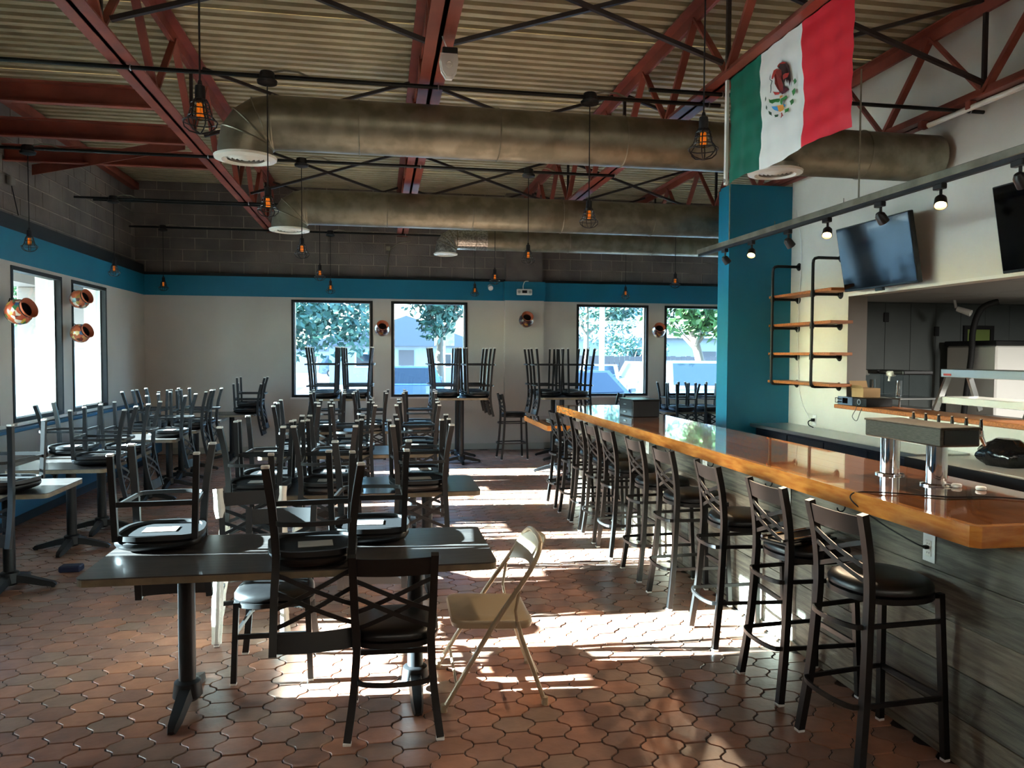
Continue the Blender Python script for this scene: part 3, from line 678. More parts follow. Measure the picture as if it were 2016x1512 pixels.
# paper wraps on hanging back posts of the second table
for c in [o for o in bpy.data.objects if o.get('label') in (up('second', 'near', 'left end'), up('second', 'near', 'middle'))]:
    for s in (-1, 1):
        mb = MB(); P = smooth_path([(s*.183, -.222, .66), (s*.19, -.238, .75), (s*.2, -.262, .86)], 3)
        mb.sweep(P, [(.03*math.cos(a)*(1+.2*math.sin(3*a)), .03*math.sin(a)) for a in [i*PI/5 for i in range(10)]], ref=(1, 0, 0), scale=[R.uniform(.85, 1.25) for _ in P]); mb.build('post_wrap', 'wrap', c)
# tables along the bench
LX0, LX1 = -3.06, -2.27
LT = [(5.72, 6.40, 'nearest'), (6.88, 7.54, 'second'), (7.62, 8.28, 'third'), (9.10, 9.76, 'fourth'), (10.08, 11.28, 'fifth'), (11.52, 12.16, 'sixth')]
for y0, y1, l in LT:
    ps = [((LX0+LX1)/2, (y0+y1)/2)] if y1-y0 < 1 else [((LX0+LX1)/2, y0+.3), ((LX0+LX1)/2, y1-.3)]
    table('small grey wood table along the blue bench, %s from the camera' % l, LX0, LX1, y0, y1, .75, ps, FX4, 'tables along the bench')
chair('black chair upturned on the nearest bench table, back toward camera', -2.62, 5.89, PI-.12, .75, True)
for y, l in ((7.2, 'second'), (7.95, 'third'), (9.43, 'fourth')): chair('black chair upturned on the %s bench table, back toward the aisle' % l, LX1-.15, y, -PI/2+R.uniform(-.08, .08), .75, True)
chair('black chair upturned on the third bench table, back toward the bench', LX0+.15, 7.95, PI/2, .75, True)
chair('black chair upturned on the fifth bench table, aisle side, nearer camera', LX1-.15, 10.36, -PI/2+.05, .75, True)
chair('black chair upturned on the fifth bench table, aisle side, farther away', LX1-.15, 10.94, -PI/2-.05, .75, True)
chair('black chair upturned on the fifth bench table, bench side, nearer camera', LX0+.15, 10.40, PI/2, .75, True)
chair('black chair upturned on the fifth bench table, bench side, farther away', LX0+.15, 10.98, PI/2, .75, True)
table('grey wood table standing alone against the back wall left of the windows', -2.76, -1.97, 12.60, 13.30, .75, [(-2.36, 12.95)], FX4, None)
chair('black chair upturned on the lone table by the back wall, lower one', -1.97-.15, 12.95, -PI/2, .75, True)
chair('black chair upturned on the lone table by the back wall, nested on top', -1.97-.10, 12.95, -PI/2+.02, .85, True)
table('grey wood table in the corner behind the bar under the rightmost window', 4.85, 6.1, 12.4, 13.12, .75, [(5.15, 12.76), (5.8, 12.76)], FY, None)
for k, (x, y, th) in enumerate(((5.2, 12.55, PI), (5.72, 12.55, PI), (5.2, 12.97, 0), (5.74, 12.97, 0))):
    chair('black chair upturned on the corner table behind the bar, %s' % ('near left', 'near right', 'far left', 'far right')[k], x, y, th, .75, True)
# pub tables with upturned stools
PT = [(-.98, -.2, 'leftmost'), (.9, 1.68, 'middle'), (2.55, 3.32, 'rightmost')]
for x0, x1, l in PT:
    table('tall pub table by the back windows, %s of three' % l, x0, x1, 11.74, 13.06, 1.05, [((x0+x1)/2, 12.08), ((x0+x1)/2, 12.72)], FX4, 'tall pub tables', 'pub_table')
    ys = (11.97, 12.40, 12.83) if l != 'rightmost' else (12.05, 12.66)
    for k, y in enumerate(ys):
        for s, sl in ((-1, 'left'), (1, 'right')):
            stool('black bar stool upturned on the %s pub table, %s side, %s' % (l, sl, (('nearest', 'middle', 'farthest') if len(ys) == 3 else ('nearer camera', 'farther away'))[k]), x0+.155 if s < 0 else x1-.155, y+R.uniform(-.008, .008), (PI/2 if s < 0 else -PI/2)+R.uniform(-.05, .05), 1.05, True, R.uniform(-.01, .01))
stool('black bar stool standing alone near the pilaster', 2.2, 12.42, -PI/2+.06)
stool('black bar stool standing right of the rightmost pub table', 3.78, 12.3, PI/2)
# stools along the bar
for k, y in enumerate((3.0, 3.62, 4.31, 5.04, 5.68, 6.36, 6.88, 7.38, 7.88, 8.48)):
    stool('%s cross-back bar stool along the bar, counted from the camera' % ('first', 'second', 'third', 'fourth', 'fifth', 'sixth', 'seventh', 'eighth', 'ninth', 'tenth')[k], 2.185+R.uniform(-.015, .015), y, -PI/2+(.1 if k == 0 else R.uniform(-.06, .06)))
fs_ = thing('folded_stand', 'black folded tray stand lying on the second bar stool', 'stand', (2.15, 3.6, .779), (0, 0, .35))
MB().rbox(-.2, .16, -.1, .09, 0, .014, .004).build('tray', 'screen_edge', fs_); MB().rbox(-.17, .14, -.08, .07, .014, .024, .004).build('panel', 'black_metal', fs_)
for y in (-.07, .06): MB().pipe([(-.22, y, .03), (.2, y, .03)], .007, 8).build('rod', 'chrome', fs_, True)
# beige steel folding chair, facing left
fc = thing('folding_chair', 'beige steel folding chair beside the frontmost table', 'chair', (.575, 3.885, 0), (0, 0, PI/2-.02)); fc.scale = (1.08, 1, .93)
for s in (-1, 1):
    x = s*.225
    MB().pipe(smooth_path([(x*1.1, .265, .012), (x*1.02, .03, .42), (x*.98, -.14, .68), (x*.92, -.2, .79), (x*.7, -.225, .84)], 4), .0125, 10).build('front_leg', 'tan_metal', fc, True)
    MB().pipe([(x*1.05, -.235, .012), (x*.93, -.12, .36), (x*.9, -.1, .44)], .0115, 10).build('rear_leg', 'tan_metal', fc, True)
    MB().pipe([(x*.95, -.11, .62), (x*.93, -.09, .50), (x*.9, -.1, .44)], .008, 8).build('hinge_arm', 'tan_metal', fc, True)
    for y in (.265, -.235): MB().lathe([(0, 0), (.017, 0), (.016, .04), (0, .04)], 12, Matrix.Translation((x*(1.1 if y > 0 else 1.05), y, 0))).build('foot_cap', 'tan_metal', fc, True)
MB().pipe([(-.245, .2, .12), (.245, .2, .12)], .008, 8).build('cross_bar', 'tan_metal', fc, True); MB().pipe([(-.225, -.2, .16), (.225, -.2, .16)], .008, 8).build('cross_bar', 'tan_metal', fc, True)
mb = MB(); shp = rrect(-.2, .2, -.2, .2, .06, 5); n = len(shp)
vs = []
for s, z in ((1, -.035), (1.03, -.01), (1, .008), (.9, .014), (.6, .006)): vs += [(x*s, y*s+.02, .44+z+.05*y) for x, y in shp]
mb.add(vs, [(k*n+i, k*n+(i+1) % n, (k+1)*n+(i+1) % n, (k+1)*n+i) for k in range(4) for i in range(n)]+[tuple(4*n+i for i in range(n)), tuple(range(n))[::-1]]); mb.build('seat', 'tan_metal', fc, True)
mb = MB(); N = 14; vs = []
for i in range(N+1):
    q = i/N; x = -.2+.4*q; c = 4*q*(1-q); zlo = .655-.0*c+.035*c; zhi = .80+.045*c**.6
    for z in (zlo, (zlo+zhi)/2, zhi):
        yy = -.125-(z-.66)*.5-.055*c
        vs += [(x, yy, z), (x, yy-.006, z)]
fs = []
for i in range(N):
    a, b = i*6, i*6+6
    for k in (0, 2): fs += [(a+k, a+k+2, b+k+2, b+k), (a+k+1, b+k+1, b+k+3, a+k+3)]
    fs += [(a, b, b+1, a+1), (a+4, a+5, b+5, b+4)]
fs += [(0, 1, 3, 2), (2, 3, 5, 4), (N*6, N*6+2, N*6+3, N*6+1), (N*6+2, N*6+4, N*6+5, N*6+3)]; mb.add(vs, fs); mb.build('backrest', 'tan_metal', fc, True)
MB().pipe(smooth_path([(-.158, -.225, .84), (-.08, -.23, .855), (.08, -.23, .855), (.158, -.225, .84)], 4), .0125, 10).build('top_tube', 'tan_metal', fc, True)
tag(MB().rbox(-2.48, -2.32, 6.42, 6.52, 0, .05, .01).build('floor_block', 'navy_pad'), 'small dark blue block on the floor beside the nearest bench table base', 'block')

# ------------------------------------------------------------------ bench
bn = thing('bench', 'long blue bench with grey back cushions along the left wall', 'bench')
MB().box(XL, -3.50, -2, 13.2, .12, .40).build('base', 'bench_blue', bn); MB().box(XL, -3.56, -2, 13.2, 0, .12).build('toe_kick', 'bench_dark', bn)
y = -2
while y < 13.1:
    L = min(1.9, 13.2-y)
    MB().rbox(XL+.1, -3.44, y, y+L-.01, .40, .47, .02, seg=2).build('seat_cushion', 'bench_blue', bn, True)
    MB().rbox(XL+.015, XL+.11, y, y+L-.006, .45, .88, .02, seg=2).build('back_cushion', 'bench_grey', bn, True); y += L
MB().rbox(XL, XL+.13, -2, 13.2, .88, .915, .008).build('cap_rail', 'bench_blue', bn)

# ------------------------------------------------------------------ bar
BX = 2.42
bar = thing('bar', 'long bar clad in weathered grey planks', 'bar')
MB().box(BX+.022, 2.95, 2.5, 9.42, 0, .985).build('carcass', 'navy', bar)
zr = 0
for r in range(5):
    h = .197; y = 2.46-R.uniform(0, .6); z0 = r*.1972
    while y < 9.44:
        L = R.uniform(1.3, 2.6); a = max(y, 2.46); b = min(y+L, 9.44)
        if b-a > .05: MB().rbox(BX+R.uniform(-.002, .002), BX+.022, a+.001, b-.001, z0+.001, z0+h-.001, .002).build('plank', R.choice(['plank', 'plank', 'plank2']), bar)
        y += L
    MB().rbox(BX+.022, 2.95, 2.46, 2.482, z0+.001, z0+h-.001, .002).build('plank', 'plank', bar)
MB().box(BX-.012, BX, 2.46, 9.44, 0, .035).build('shoe_strip', 'plank2', bar)
top = thing('worktop', 'glossy honey wood bar top with a thick pale edge', 'bar top')
for k in range(5):
    w = (3.10-2.305)/5; x = 2.305+k*w; MB().box(x+.0008, x+w-.0008, 2.605, 9.60, .99, 1.07).build('board', 'bar_wood', top)
mb = MB(); mb.prism([(2.27, 9.62), (2.305, 9.60), (2.305, 2.605), (3.10, 2.605), (3.10, 2.57), (2.30, 2.57), (2.27, 2.60)], .985, 1.071, lambda a, b, h: (a, b, h)); mb.build('front_edge', 'bar_edge', top)
mb = MB(); mb.box(2.305, 3.10, 9.60, 9.625, .985, 1.071); mb.build('end_edge', 'bar_edge', top)
for k, y in enumerate((7.85, 6.89, 5.93, 5.11, 4.28, 3.54)):
    h = tag(MB().pipe([(2.36, y, .985), (2.36, y, .955)]+[(2.36-.022+.022*math.cos(a), y, .952+.022*math.sin(a)) for a in [-PI*i/8 for i in range(9)]], .004, 6).build('bag_hook', 'black_iron', None, True), 'black bag hook under the bar edge, %s from the camera' % ('sixth', 'fifth', 'fourth', 'third', 'second', 'first')[k], 'hook', 'bag hooks under the bar')
def outlet(label, loc, rz, cord=False, parent=None):
    o = thing('wall_outlet', label, 'outlet', loc, (0, 0, rz), group='white outlets')
    MB().rbox(-.004, .0, -.038, .038, -.062, .062, .0018).build('cover_plate', 'white_plastic', o); MB().rbox(-.007, -.003, -.018, .018, -.035, .035, .0015).build('receptacle', 'white_metal', o)
    for z in (.02, -.02):
        for y in (-.006, .006): MB().box(-.0076, -.0066, y-.0012, y+.0012, z-.004, z+.004).build('slot', 'black_paint', o)
    return o
for k, (y, z) in enumerate(((3.0, .875), (4.2, .88), (5.38, .905), (6.63, .89))): outlet('white outlet on the bar front, %s from the camera' % ('first', 'second', 'third', 'fourth')[k], (BX-.001, y, z), 0)
cb = thing('charging_cable', 'thin black cable from the bar outlet across the bar top', 'cable')
MB().pipe(smooth_path([(BX-.012, 3.0, .88), (BX-.05, 3.02, .89), (2.33, 3.2, .94), (2.26, 3.32, 1.02), (2.262, 3.34, 1.06), (2.32, 3.3, 1.076), (2.5, 3.2, 1.076), (2.62, 3.12, 1.076), (2.8, 3.1, 1.076), (2.98, 2.98, 1.076), (3.08, 2.95, 1.076)], 6), .0035, 6).build('cord', 'rubber', cb, True); MB().rbox(BX-.03, BX-.008, 2.99, 3.01, .872, .888, .003).build('plug', 'rubber', cb)
bt = thing('low_bar_table', 'low wood-edged counter table beyond the far end of the bar', 'table')
for k in range(3): MB().box(2.2+k*.25, 2.2+k*.25+.249, 9.68, 11.25, .74, .80).build('board', 'bar_wood', bt)
mb = MB(); mb.prism([(2.15, 9.64), (2.95, 9.64), (2.95, 9.68), (2.2, 9.68), (2.2, 11.25), (2.15, 11.25)], .735, .801, lambda a, b, h: (a, b, h)); mb.build('edge', 'bar_edge', bt)
for y in (9.95, 10.95): pedestal(bt, 2.55, y, .775, FX4)
tag(MB().rbox(2.32, 2.55, 10.1, 10.5, .802, .822, .008, seg=2).build('folded_cloth', 'paper'), 'grey folded cloth on the low table past the bar', 'cloth')
bx = thing('drawer_box', 'black two-drawer organizer box on the bar top', 'box', (2.78, 7.9, 1.072), (0, 0, .05))
MB().rbox(-.15, .15, -.2, .2, 0, .17, .004).build('body', 'black_metal', bx); MB().rbox(-.16, .16, -.21, .21, .17, .185, .004).build('lid', 'screen_edge', bx)
for z in (.01, .09):
    d = MB().rbox(-.157, -.15, -.185, .185, z, z+.072, .003).build('drawer', 'screen_edge', bx); MB().rbox(-.168, -.157, -.03, .03, z+.03, z+.042, .002).build('pull', 'steel', d)
# beer tower
tw = thing('beer_tower', 'stainless beer tap tower on two chrome columns', 'beer tower')
for y in (3.81, 3.45): MB().lathe([(.075, 0), (.075, .006), (.05, .012), (.05, .225)], 24, Matrix.Translation((2.81, y, 1.071))).build('column', 'chrome', tw, True)
MB().rbox(2.70, 2.92, 3.29, 3.88, 1.285, 1.378, .006).build('housing', 'brushed', tw); MB().rbox(2.695, 2.925, 3.285, 3.885, 1.372, 1.382, .003).build('lid', 'brushed', tw); MB().rbox(2.715, 2.905, 3.284, 3.292, 1.295, 1.368, .002).build('end_plate', 'screen_edge', tw)
for k in range(6):
    y = 3.34+k*.098; Tm = Matrix.Translation((2.92, y, 1.335))
    f = MB(); f.pipe([(2.92, y, 1.335), (2.965, y, 1.335)], .011, 10); f.pipe([(2.965, y, 1.36), (2.97, y, 1.325), (2.99, y, 1.285)], .011, 10, scale=[1, 1, .8]); f = f.build('faucet', 'chrome', tw, True)
    MB().lathe([(.007, 0), (.009, .03), (.006, .05), (.009, .055), (0, .06)], 10, Matrix.Translation((2.965, y, 1.36))).build('lever', 'black_metal', f, True)
for k, (x, y) in enumerate(((2.87, 3.38), (2.93, 3.29))):
    tag(MB().lathe([(0, 0), (.022, 0), (.024, .004), (.024, .012), (.02, .016), (0, .016)], 18, Matrix.Translation((x, y, 1.072))).build('round_cap', 'white_plastic', None, True), 'small white round cap on the bar, %s the tap tower' % ('closer to', 'farther from')[k], 'cap', 'white caps on the bar')

# ------------------------------------------------------------------ right side: back counter, shelves, televisions, track lights
bc_ = thing('back_counter', 'back bar counter with pale steel top and navy doors under the shelves', 'counter')
MB().box(4.56, XR, 5.75, 8.68, .08, .86).build('body', 'navy', bc_); MB().rbox(4.48, XR-.001, 5.74, 8.69, .86, .90, .004).build('steel_top', 'steel', bc_); MB().box(4.62, XR, 5.75, 8.68, 0, .08).build('toe_kick', 'black_paint', bc_)
for k in range(4):
    d = MB().rbox(4.545, 4.56, 5.78+k*.72, 5.78+k*.72+.70, .12, .83, .004).build('door', 'navy', bc_); MB().rbox(4.53, 4.545, 5.84+k*.72, 5.86+k*.72, .5, .74, .003).build('handle', 'steel', d)
ck = thing('bar_cooler', 'black bar cooler with a white top nearer the camera', 'cooler')
MB().box(4.42, XR, 2.6, 5.70, .06, .84).build('body', 'black_metal', ck); MB().rbox(4.36, XR-.001, 2.58, 5.72, .84, .885, .004).build('top', 'white_metal', ck); MB().rbox(4.35, 4.362, 2.58, 5.72, .80, .887, .003).build('front_lip', 'black_metal', ck)
for k in range(4): d = MB().rbox(4.405, 4.42, 2.64+k*.76, 2.64+k*.76+.73, .12, .78, .004).build('door', 'screen_edge', ck); MB().rbox(4.39, 4.405, 2.7+k*.76, 2.72+k*.76, .5, .72, .003).build('handle', 'steel', d)
MB().rbox(4.40, 4.98, 4.35, 4.95, .886, .893, .002).build('lid', 'white_metal', ck)
mb = MB(); N1, N2 = 18, 10; vs = []
for j in range(N2+1):
    f = j/N2; z = .886+.21*f; r0 = .2*math.sin(PI*min(.93, .22+f*.74))**.6
    for i in range(N1): a = 2*PI*i/N1; r = r0*(1+.09*math.sin(5*a+7*f)+.06*math.sin(9*a-5*f)); vs.append((4.78+r*.8*math.cos(a), 5.12+r*1.15*math.sin(a), z))
mb.add(vs, [(j*N1+i, j*N1+(i+1) % N1, (j+1)*N1+(i+1) % N1, (j+1)*N1+i) for j in range(N2) for i in range(N1)]+[tuple(range(N1))[::-1], tuple(N2*N1+i for i in range(N1))])
mat('bag', (12, 12, 14), .18, bump=.6, bs=18); tag(mb.build('garbage_bag', 'bag', None, True), 'shiny black bundled bag on the cooler top', 'bag')
# pass-through ledge
lg2 = thing('pass_ledge', 'orange wood ledge under the kitchen pass-through', 'ledge'); MB().rbox(XR-.11, XR+.30, 2.3, 7.58, 1.163, 1.205, .006).build('board', 'shelf_wood', lg2)
for y in (3.2, 4.8, 6.4): MB().box(XR-.09, XR, y, y+.03, 1.10, 1.163).build('bracket', 'white_metal', lg2)
outlet('white outlet on the right wall above the back counter, with a plugged cord', (XR-.001, 8.12, .98), 0); outlet('white outlet on the right wall left of the tap tower', (XR-.001, 7.02, 1.02), 0)
pc = thing('power_cord', 'black cord plugged into the right wall outlet', 'cord'); MB().pipe(smooth_path([(XR-.02, 8.12, .985), (XR-.09, 8.1, .97), (XR-.11, 8.06, .93), (XR-.09, 8.0, .907)], 5), .006, 6).build('cord', 'rubber', pc, True); MB().rbox(XR-.04, XR-.008, 8.1, 8.14, .965, 1.0, .004).build('plug', 'rubber', pc)
wc1 = tag(MB().pipe(smooth_path([(XR-.012, 8.6, 3.5), (XR-.015, 8.45, 3.0), (XR-.012, 8.5, 2.2), (XR-.012, 8.47, 1.5), (XR-.02, 8.38, 1.2), (XR-.02, 8.2, .99)], 6), .004, 6).build('hanging_wire', 'white_plastic', None, True), 'thin pale wire hanging down the wall behind the shelves', 'wire')
# pipe shelf
sf = thing('pipe_shelf', 'black pipe shelf unit with four orange wood boards', 'shelf')
SY = (8.52, 7.66); ZS = (2.43, 2.085, 1.745, 1.41)
for y in SY:
    MB().pipe(smooth_path([(XR-.01, y, 2.80), (4.72, y, 2.80)], 2)+[(4.68, y, 2.79), (4.665, y, 2.77), (4.66, y, 2.74), (4.66, y, 1.44), (4.665, y, 1.41), (4.68, y, 1.395), (4.71, y, 1.39), (XR-.01, y, 1.39)], .017, 10).build('pipe', 'black_iron', sf, True)
    for z in (2.80,)+tuple(q-.028 for q in ZS[:3])+(1.39,):
        MB().lathe([(.024, 0), (.024, .02), (.045, .022), (.048, .03), (0, .03)], 16, Matrix.Translation((XR-.03, y, z)) @ Matrix.Rotation(PI/2, 4, 'Y')).build('flange', 'black_iron', sf, True)
        if 1.5 < z < 2.7:
            MB().pipe([(4.65, y, z), (XR-.01, y, z)], .015, 10).build('arm', 'black_iron', sf, True); MB().lathe([(.023, -.03), (.023, .03)], 12, Matrix.Translation((4.66, y, z))).build('tee_fitting', 'black_iron', sf, True)
for z in ZS: MB().rbox(4.69, 4.955, 7.36, 8.66, z-.01, z+.022, .003).build('board', 'shelf_wood', sf)
# televisions
def tv(label, yc, xb, xt, z0, z1, wd):
    t = thing('television', label, 'television', group='wall televisions'); a = math.atan2(xb-xt, z1-z0); h = math.hypot(xb-xt, z1-z0)
    Mx = Matrix.Translation((xb, yc, z0)) @ Matrix.Rotation(-a, 4, 'Y')
    MB().rbox(0, .05, -wd/2, wd/2, 0, h, .006, M4=Mx).build('case', 'screen_edge', t); MB().rbox(-.003, .001, -wd/2+.012, wd/2-.012, .022, h-.012, .001, M4=Mx).build('screen', 'screen', t)
    MB().rbox(-.004, .03, -.05, .06, -.03, .0, .003, M4=Mx).build('sensor', 'screen_edge', t); MB().rbox(.05, XR-xb+.05, -.2, .2, h*.35, h*.65, .005, M4=Mx).build('wall_mount', 'black_metal', t)
tv('television tilted on the right wall above the pass-through, with reflections', 6.79, 4.84, 4.72, 2.40, 3.05, 1.12); tv('television on the right wall cut by the picture edge', 4.72, 4.84, 4.72, 2.38, 3.05, 1.12)
# track lights
tr = thing('track_light', 'grey hanging track with spotlights above the bar', 'track light')
MB().rbox(3.375, 3.425, 2.6, 7.8, 2.815, 2.862, .003).build('channel', 'galv', tr); MB().box(3.382, 3.418, 2.62, 7.78, 2.79, 2.815).build('track', 'black_paint', tr)
for y in (5.02, 7.08, 3.2): MB().pipe([(3.4, y, 2.86), (3.4, y, 3.78 if y > 4 else ZC-.02)], .006, 8).build('hanger_rod', 'galv', tr, True)
for y in (5.2, 6.2): MB().pipe([(3.4, y, 2.86), (3.4, y, 2.9)], .003, 6).build('stud', 'galv', tr)
for k, y in enumerate((7.16, 6.61, 5.97, 5.4, 4.77, 4.2, 3.61)):
    on = k in (1, 3, 5); aim = Vector((.55, .1, -.6)) if not on else Vector((-.35, -.45, -.75)); aim.normalize()
    h = MB().rbox(3.38, 3.42, y-.03, y+.05, 2.755, 2.79, .004).build('track_head', 'black_metal', tr)
    MB().pipe([(3.4, y, 2.76), (3.4, y, 2.70)], .009, 8).build('stem', 'black_metal', h, True)
    Mx = Matrix.Translation((3.4, y, 2.69)) @ aim.to_track_quat('Z', 'Y').to_matrix().to_4x4()
    MB().lathe([(0, -.03), (.02, -.03), (.034, -.01), (.038, .05), (.034, .05), (.03, .03), (0, .03)], 16, Mx).build('lamp_shell', 'black_metal', h, True)
    MB().lathe([(0, .033), (.029, .033), (.029, .036), (0, .036)], 16, Mx).build('lamp_face', 'lamp_on' if on else 'lens', h, True)
    if on:
        L = bpy.data.lights.new('spot', 'SPOT'); L.energy = 26; L.spot_size = 1.9; L.spot_blend = .6; L.color = (1, .78, .52); L.shadow_soft_size = .03
        lo = bpy.data.objects.new('spot', L); COL.objects.link(lo); lo.location = Mx @ Vector((0, 0, .06)); lo.rotation_euler = aim.to_track_quat('-Z', 'Y').to_euler()
# pipe and sprinkler bits at the top right wall
rr = thing('wall_rail', 'pale tubular rail with brackets on the right truss', 'rail'); MB().pipe([(4.72, 3.0, 3.74), (4.72, 6.0, 3.74)], .022, 10).build('tube', 'white_metal', rr, True)
for y in (4.9, 5.5, 6.05): MB().rbox(4.69, 4.76, y, y+.05, 3.73, 3.795, .004).build('bracket', 'red_steel', rr)

# ------------------------------------------------------------------ kitchen behind the pass-through
KZ, KY, KX = 2.42, 8.72, 9.2
kw = tag(MB().box(XR+.22, KX, KY, KY+.06, 0, KZ).build('wall_kitchen', 'kitchen_wall'), 'dark grey panelled wall of the kitchen', 'wall', kind='structure')
for k in range(11): MB().rbox(XR+.23+k*.36, XR+.23+k*.36+.356, KY-.012, KY, .0, KZ-.02, .003).build('wall_panel', 'kitchen_wall', kw)
tag(MB().box(KX, KX+.1, 1.8, KY, 0, KZ).build('wall_kitchen_side', 'kitchen_wall'), 'grey side wall of the kitchen', 'wall', kind='structure')
tag(MB().box(XR+.22, KX, 1.8, 1.9, 0, KZ).build('wall_kitchen_front', 'kitchen_wall'), 'grey near wall of the kitchen', 'wall', kind='structure')
kc = tag(MB().box(XR+.22, KX+.1, 1.8, KY+.06, KZ, KZ+.08).build('ceiling_kitchen', 'kitchen_ceiling'), 'pale panel ceiling of the kitchen', 'ceiling', kind='structure')
for i in range(3):
    for j in range(5): MB().rbox(XR+.25+i*1.22, XR+.25+i*1.22+1.2, 2.0+j*1.33, 2.0+j*1.33+1.31, KZ-.012, KZ, .004).build('ceiling_panel', 'kitchen_ceiling', kc)
kl = thing('kitchen_lamp', 'unseen fill lamp added on the kitchen ceiling', 'lamp'); MB().rbox(6.9, 7.3, 4.2, 5.4, KZ-.06, KZ-.012, .01).build('housing', 'white_metal', kl)  # added lamp with housing, unseen, to brighten the dark kitchen
L = bpy.data.lights.new('kitchen_lamp', 'AREA'); L.energy = 60; L.shape = 'RECTANGLE'; L.size = .36; L.size_y = 1.1; L.color = (1, .97, .9); lo = bpy.data.objects.new('kitchen_light', L); COL.objects.link(lo); lo.location = (7.1, 4.8, KZ-.065)
for k, (x, z) in enumerate(((6.28, 2.22), (7.0, 2.05), (7.24, 1.62))): tag(MB().rbox(x, x+.07, KY-.03, KY-.012, z-.06, z+.06, .004).build('wall_plate', 'black_paint'), 'black plate on the kitchen wall, %s of three' % ('leftmost', 'middle', 'rightmost')[k], 'plate', 'kitchen wall plates')
sc_ = thing('security_camera', 'white bullet camera on the kitchen ceiling', 'camera'); MB().lathe([(0, 0), (.03, 0), (.04, .16), (.03, .16), (.028, .14), (0, .14)], 16, Matrix.Translation((6.82, 8.1, 2.30)) @ Matrix.Rotation(2.0, 4, 'X') @ Matrix.Rotation(.5, 4, 'Y')).build('housing', 'white_plastic', sc_, True); MB().pipe([(6.82, 8.15, 2.42), (6.82, 8.12, 2.31)], .015, 8).build('mount', 'white_plastic', sc_, True)
tag(MB().pipe(smooth_path([(7.2, 7.9, 2.38), (7.06, 8.0, 2.30), (7.0, 8.05, 2.05), (7.03, 8.1, 1.75), (7.02, 8.15, 1.3), (7.02, 8.2, .9)], 5), .035, 12).build('black_hose', 'rubber', None, True), 'thick black hose hanging from the kitchen ceiling', 'hose')
fz = thing('ice_machine', 'white ice machine with black label in the kitchen', 'machine', (7.6, 8.2, 0)); MB().rbox(-.5, .7, -.4, .4, .05, 1.86, .02).build('cabinet', 'white_plastic', fz); MB().rbox(-.52, .72, -.42, .42, 1.86, 1.92, .01).build('lid', 'black_metal', fz); MB().rbox(-.0, .22, -.408, -.4, 1.58, 1.68, .002).build('label_plate', 'black_paint', fz)
for x in (-.35, .25): MB().box(x, x+.06, -.35, -.3, 0, .05).build('foot', 'rubber', fz)
kwn = thing('kitchen_hatch', 'small dark framed hatch with painted green light in the kitchen', 'hatch'); mb = MB(); mb.box(7.42, 7.86, KY-.04, KY-.013, 2.08, 2.13); mb.box(7.42, 7.47, KY-.04, KY-.013, 1.8, 2.08); mb.box(7.81, 7.86, KY-.04, KY-.013, 1.8, 2.08); mb.box(7.42, 7.86, KY-.04, KY-.013, 1.76, 1.8); mb.build('frame', 'black_paint', kwn)
mat('green_glow', (120, 140, 70), .6); MB().box(7.47, 7.81, KY-.022, KY-.013, 1.8, 2.08).build('panel', 'green_glow', kwn)  # green light of a lit room beyond, put into the panel's colour
am = thing('audio_mixer', 'rack audio mixer with handle on the wood ledge', 'mixer', (5.06, 7.42, 1.206))
MB().rbox(-.14, .16, -.36, .1, 0, .085, .004).build('case', 'black_metal', am); MB().rbox(-.15, -.14, -.14, .12, .002, .088, .002).build('face', 'amp_blue', am); MB().rbox(-.153, -.149, -.06, .03, .018, .075, .001).build('display', 'screen', am)
MB().bar([(-.14, .1, .07), (-.17, .13, .07), (-.17, .13, .02), (-.14, .1, .02)], .008, .008, ref=(0, 0, 1)).build('handle', 'black_iron', am)
for k in range(8): MB().lathe([(0, 0), (.006, 0), (.005, .012), (0, .012)], 8, Matrix.Translation((-.15, .05+.018*(k % 4), .03+.03*(k//4))) @ Matrix.Rotation(-PI/2, 4, 'Y')).build('knob', 'black_paint', am, True)
mb = MB(); mb.lathe([(.02, 0), (.03, 0), (.03, .006), (.02, .006)], 16, Matrix.Translation((-.145, -.25, .045)) @ Matrix.Rotation(-PI/2, 4, 'Y'), closed=True); mb.build('jack_ring', 'steel', am, True)
cbx = thing('cardboard_box', 'open brown cardboard box on the audio mixer', 'box', (5.08, 7.32, 1.293)); MB().rbox(-.1, .1, -.12, .08, 0, .10, .003).build('body', 'cardboard', cbx)
mb = MB(); mb.prism([(-.1, .0), (.1, .0), (.1, .11), (-.1, .11)], 0, .004, lambda a, b, h: (a, .08+b*.35+h, .06+b)); mb.build('flap', 'cardboard', cbx); mb = MB(); mb.prism([(-.12, 0), (.08, 0), (.08, .05), (-.12, .05)], 0, .004, lambda a, b, h: (-.1-b*.5-h, a, .1+b*.6)); mb.build('flap', 'cardboard', cbx)
tag(MB().pipe(smooth_path([(4.9, 7.2, 1.25), (4.87, 7.15, 1.19), (4.86, 7.2, 1.1), (4.87, 7.14, 1.06), (4.88, 7.1, 1.15), (4.9, 7.08, 1.22)], 5), .004, 6).build('looped_wire', 'paper', None, True), 'loop of thin wire dangling from the audio mixer', 'wire')
ct = thing('dispenser_cart', 'low steel stand under the drink dispensers', 'stand', (5.62, 7.62, 0))
for x in (-.2, .2):
    for y in (-.4, .4): MB().pipe([(x, y, 0), (x, y, 1.27)], .012, 8).build('post', 'steel', ct, True)
MB().rbox(-.24, .24, -.46, .46, 1.27, 1.29, .003).build('shelf', 'steel', ct); MB().rbox(-.24, .24, -.46, .46, 1.16, 1.175, .003).build('shelf', 'steel', ct)
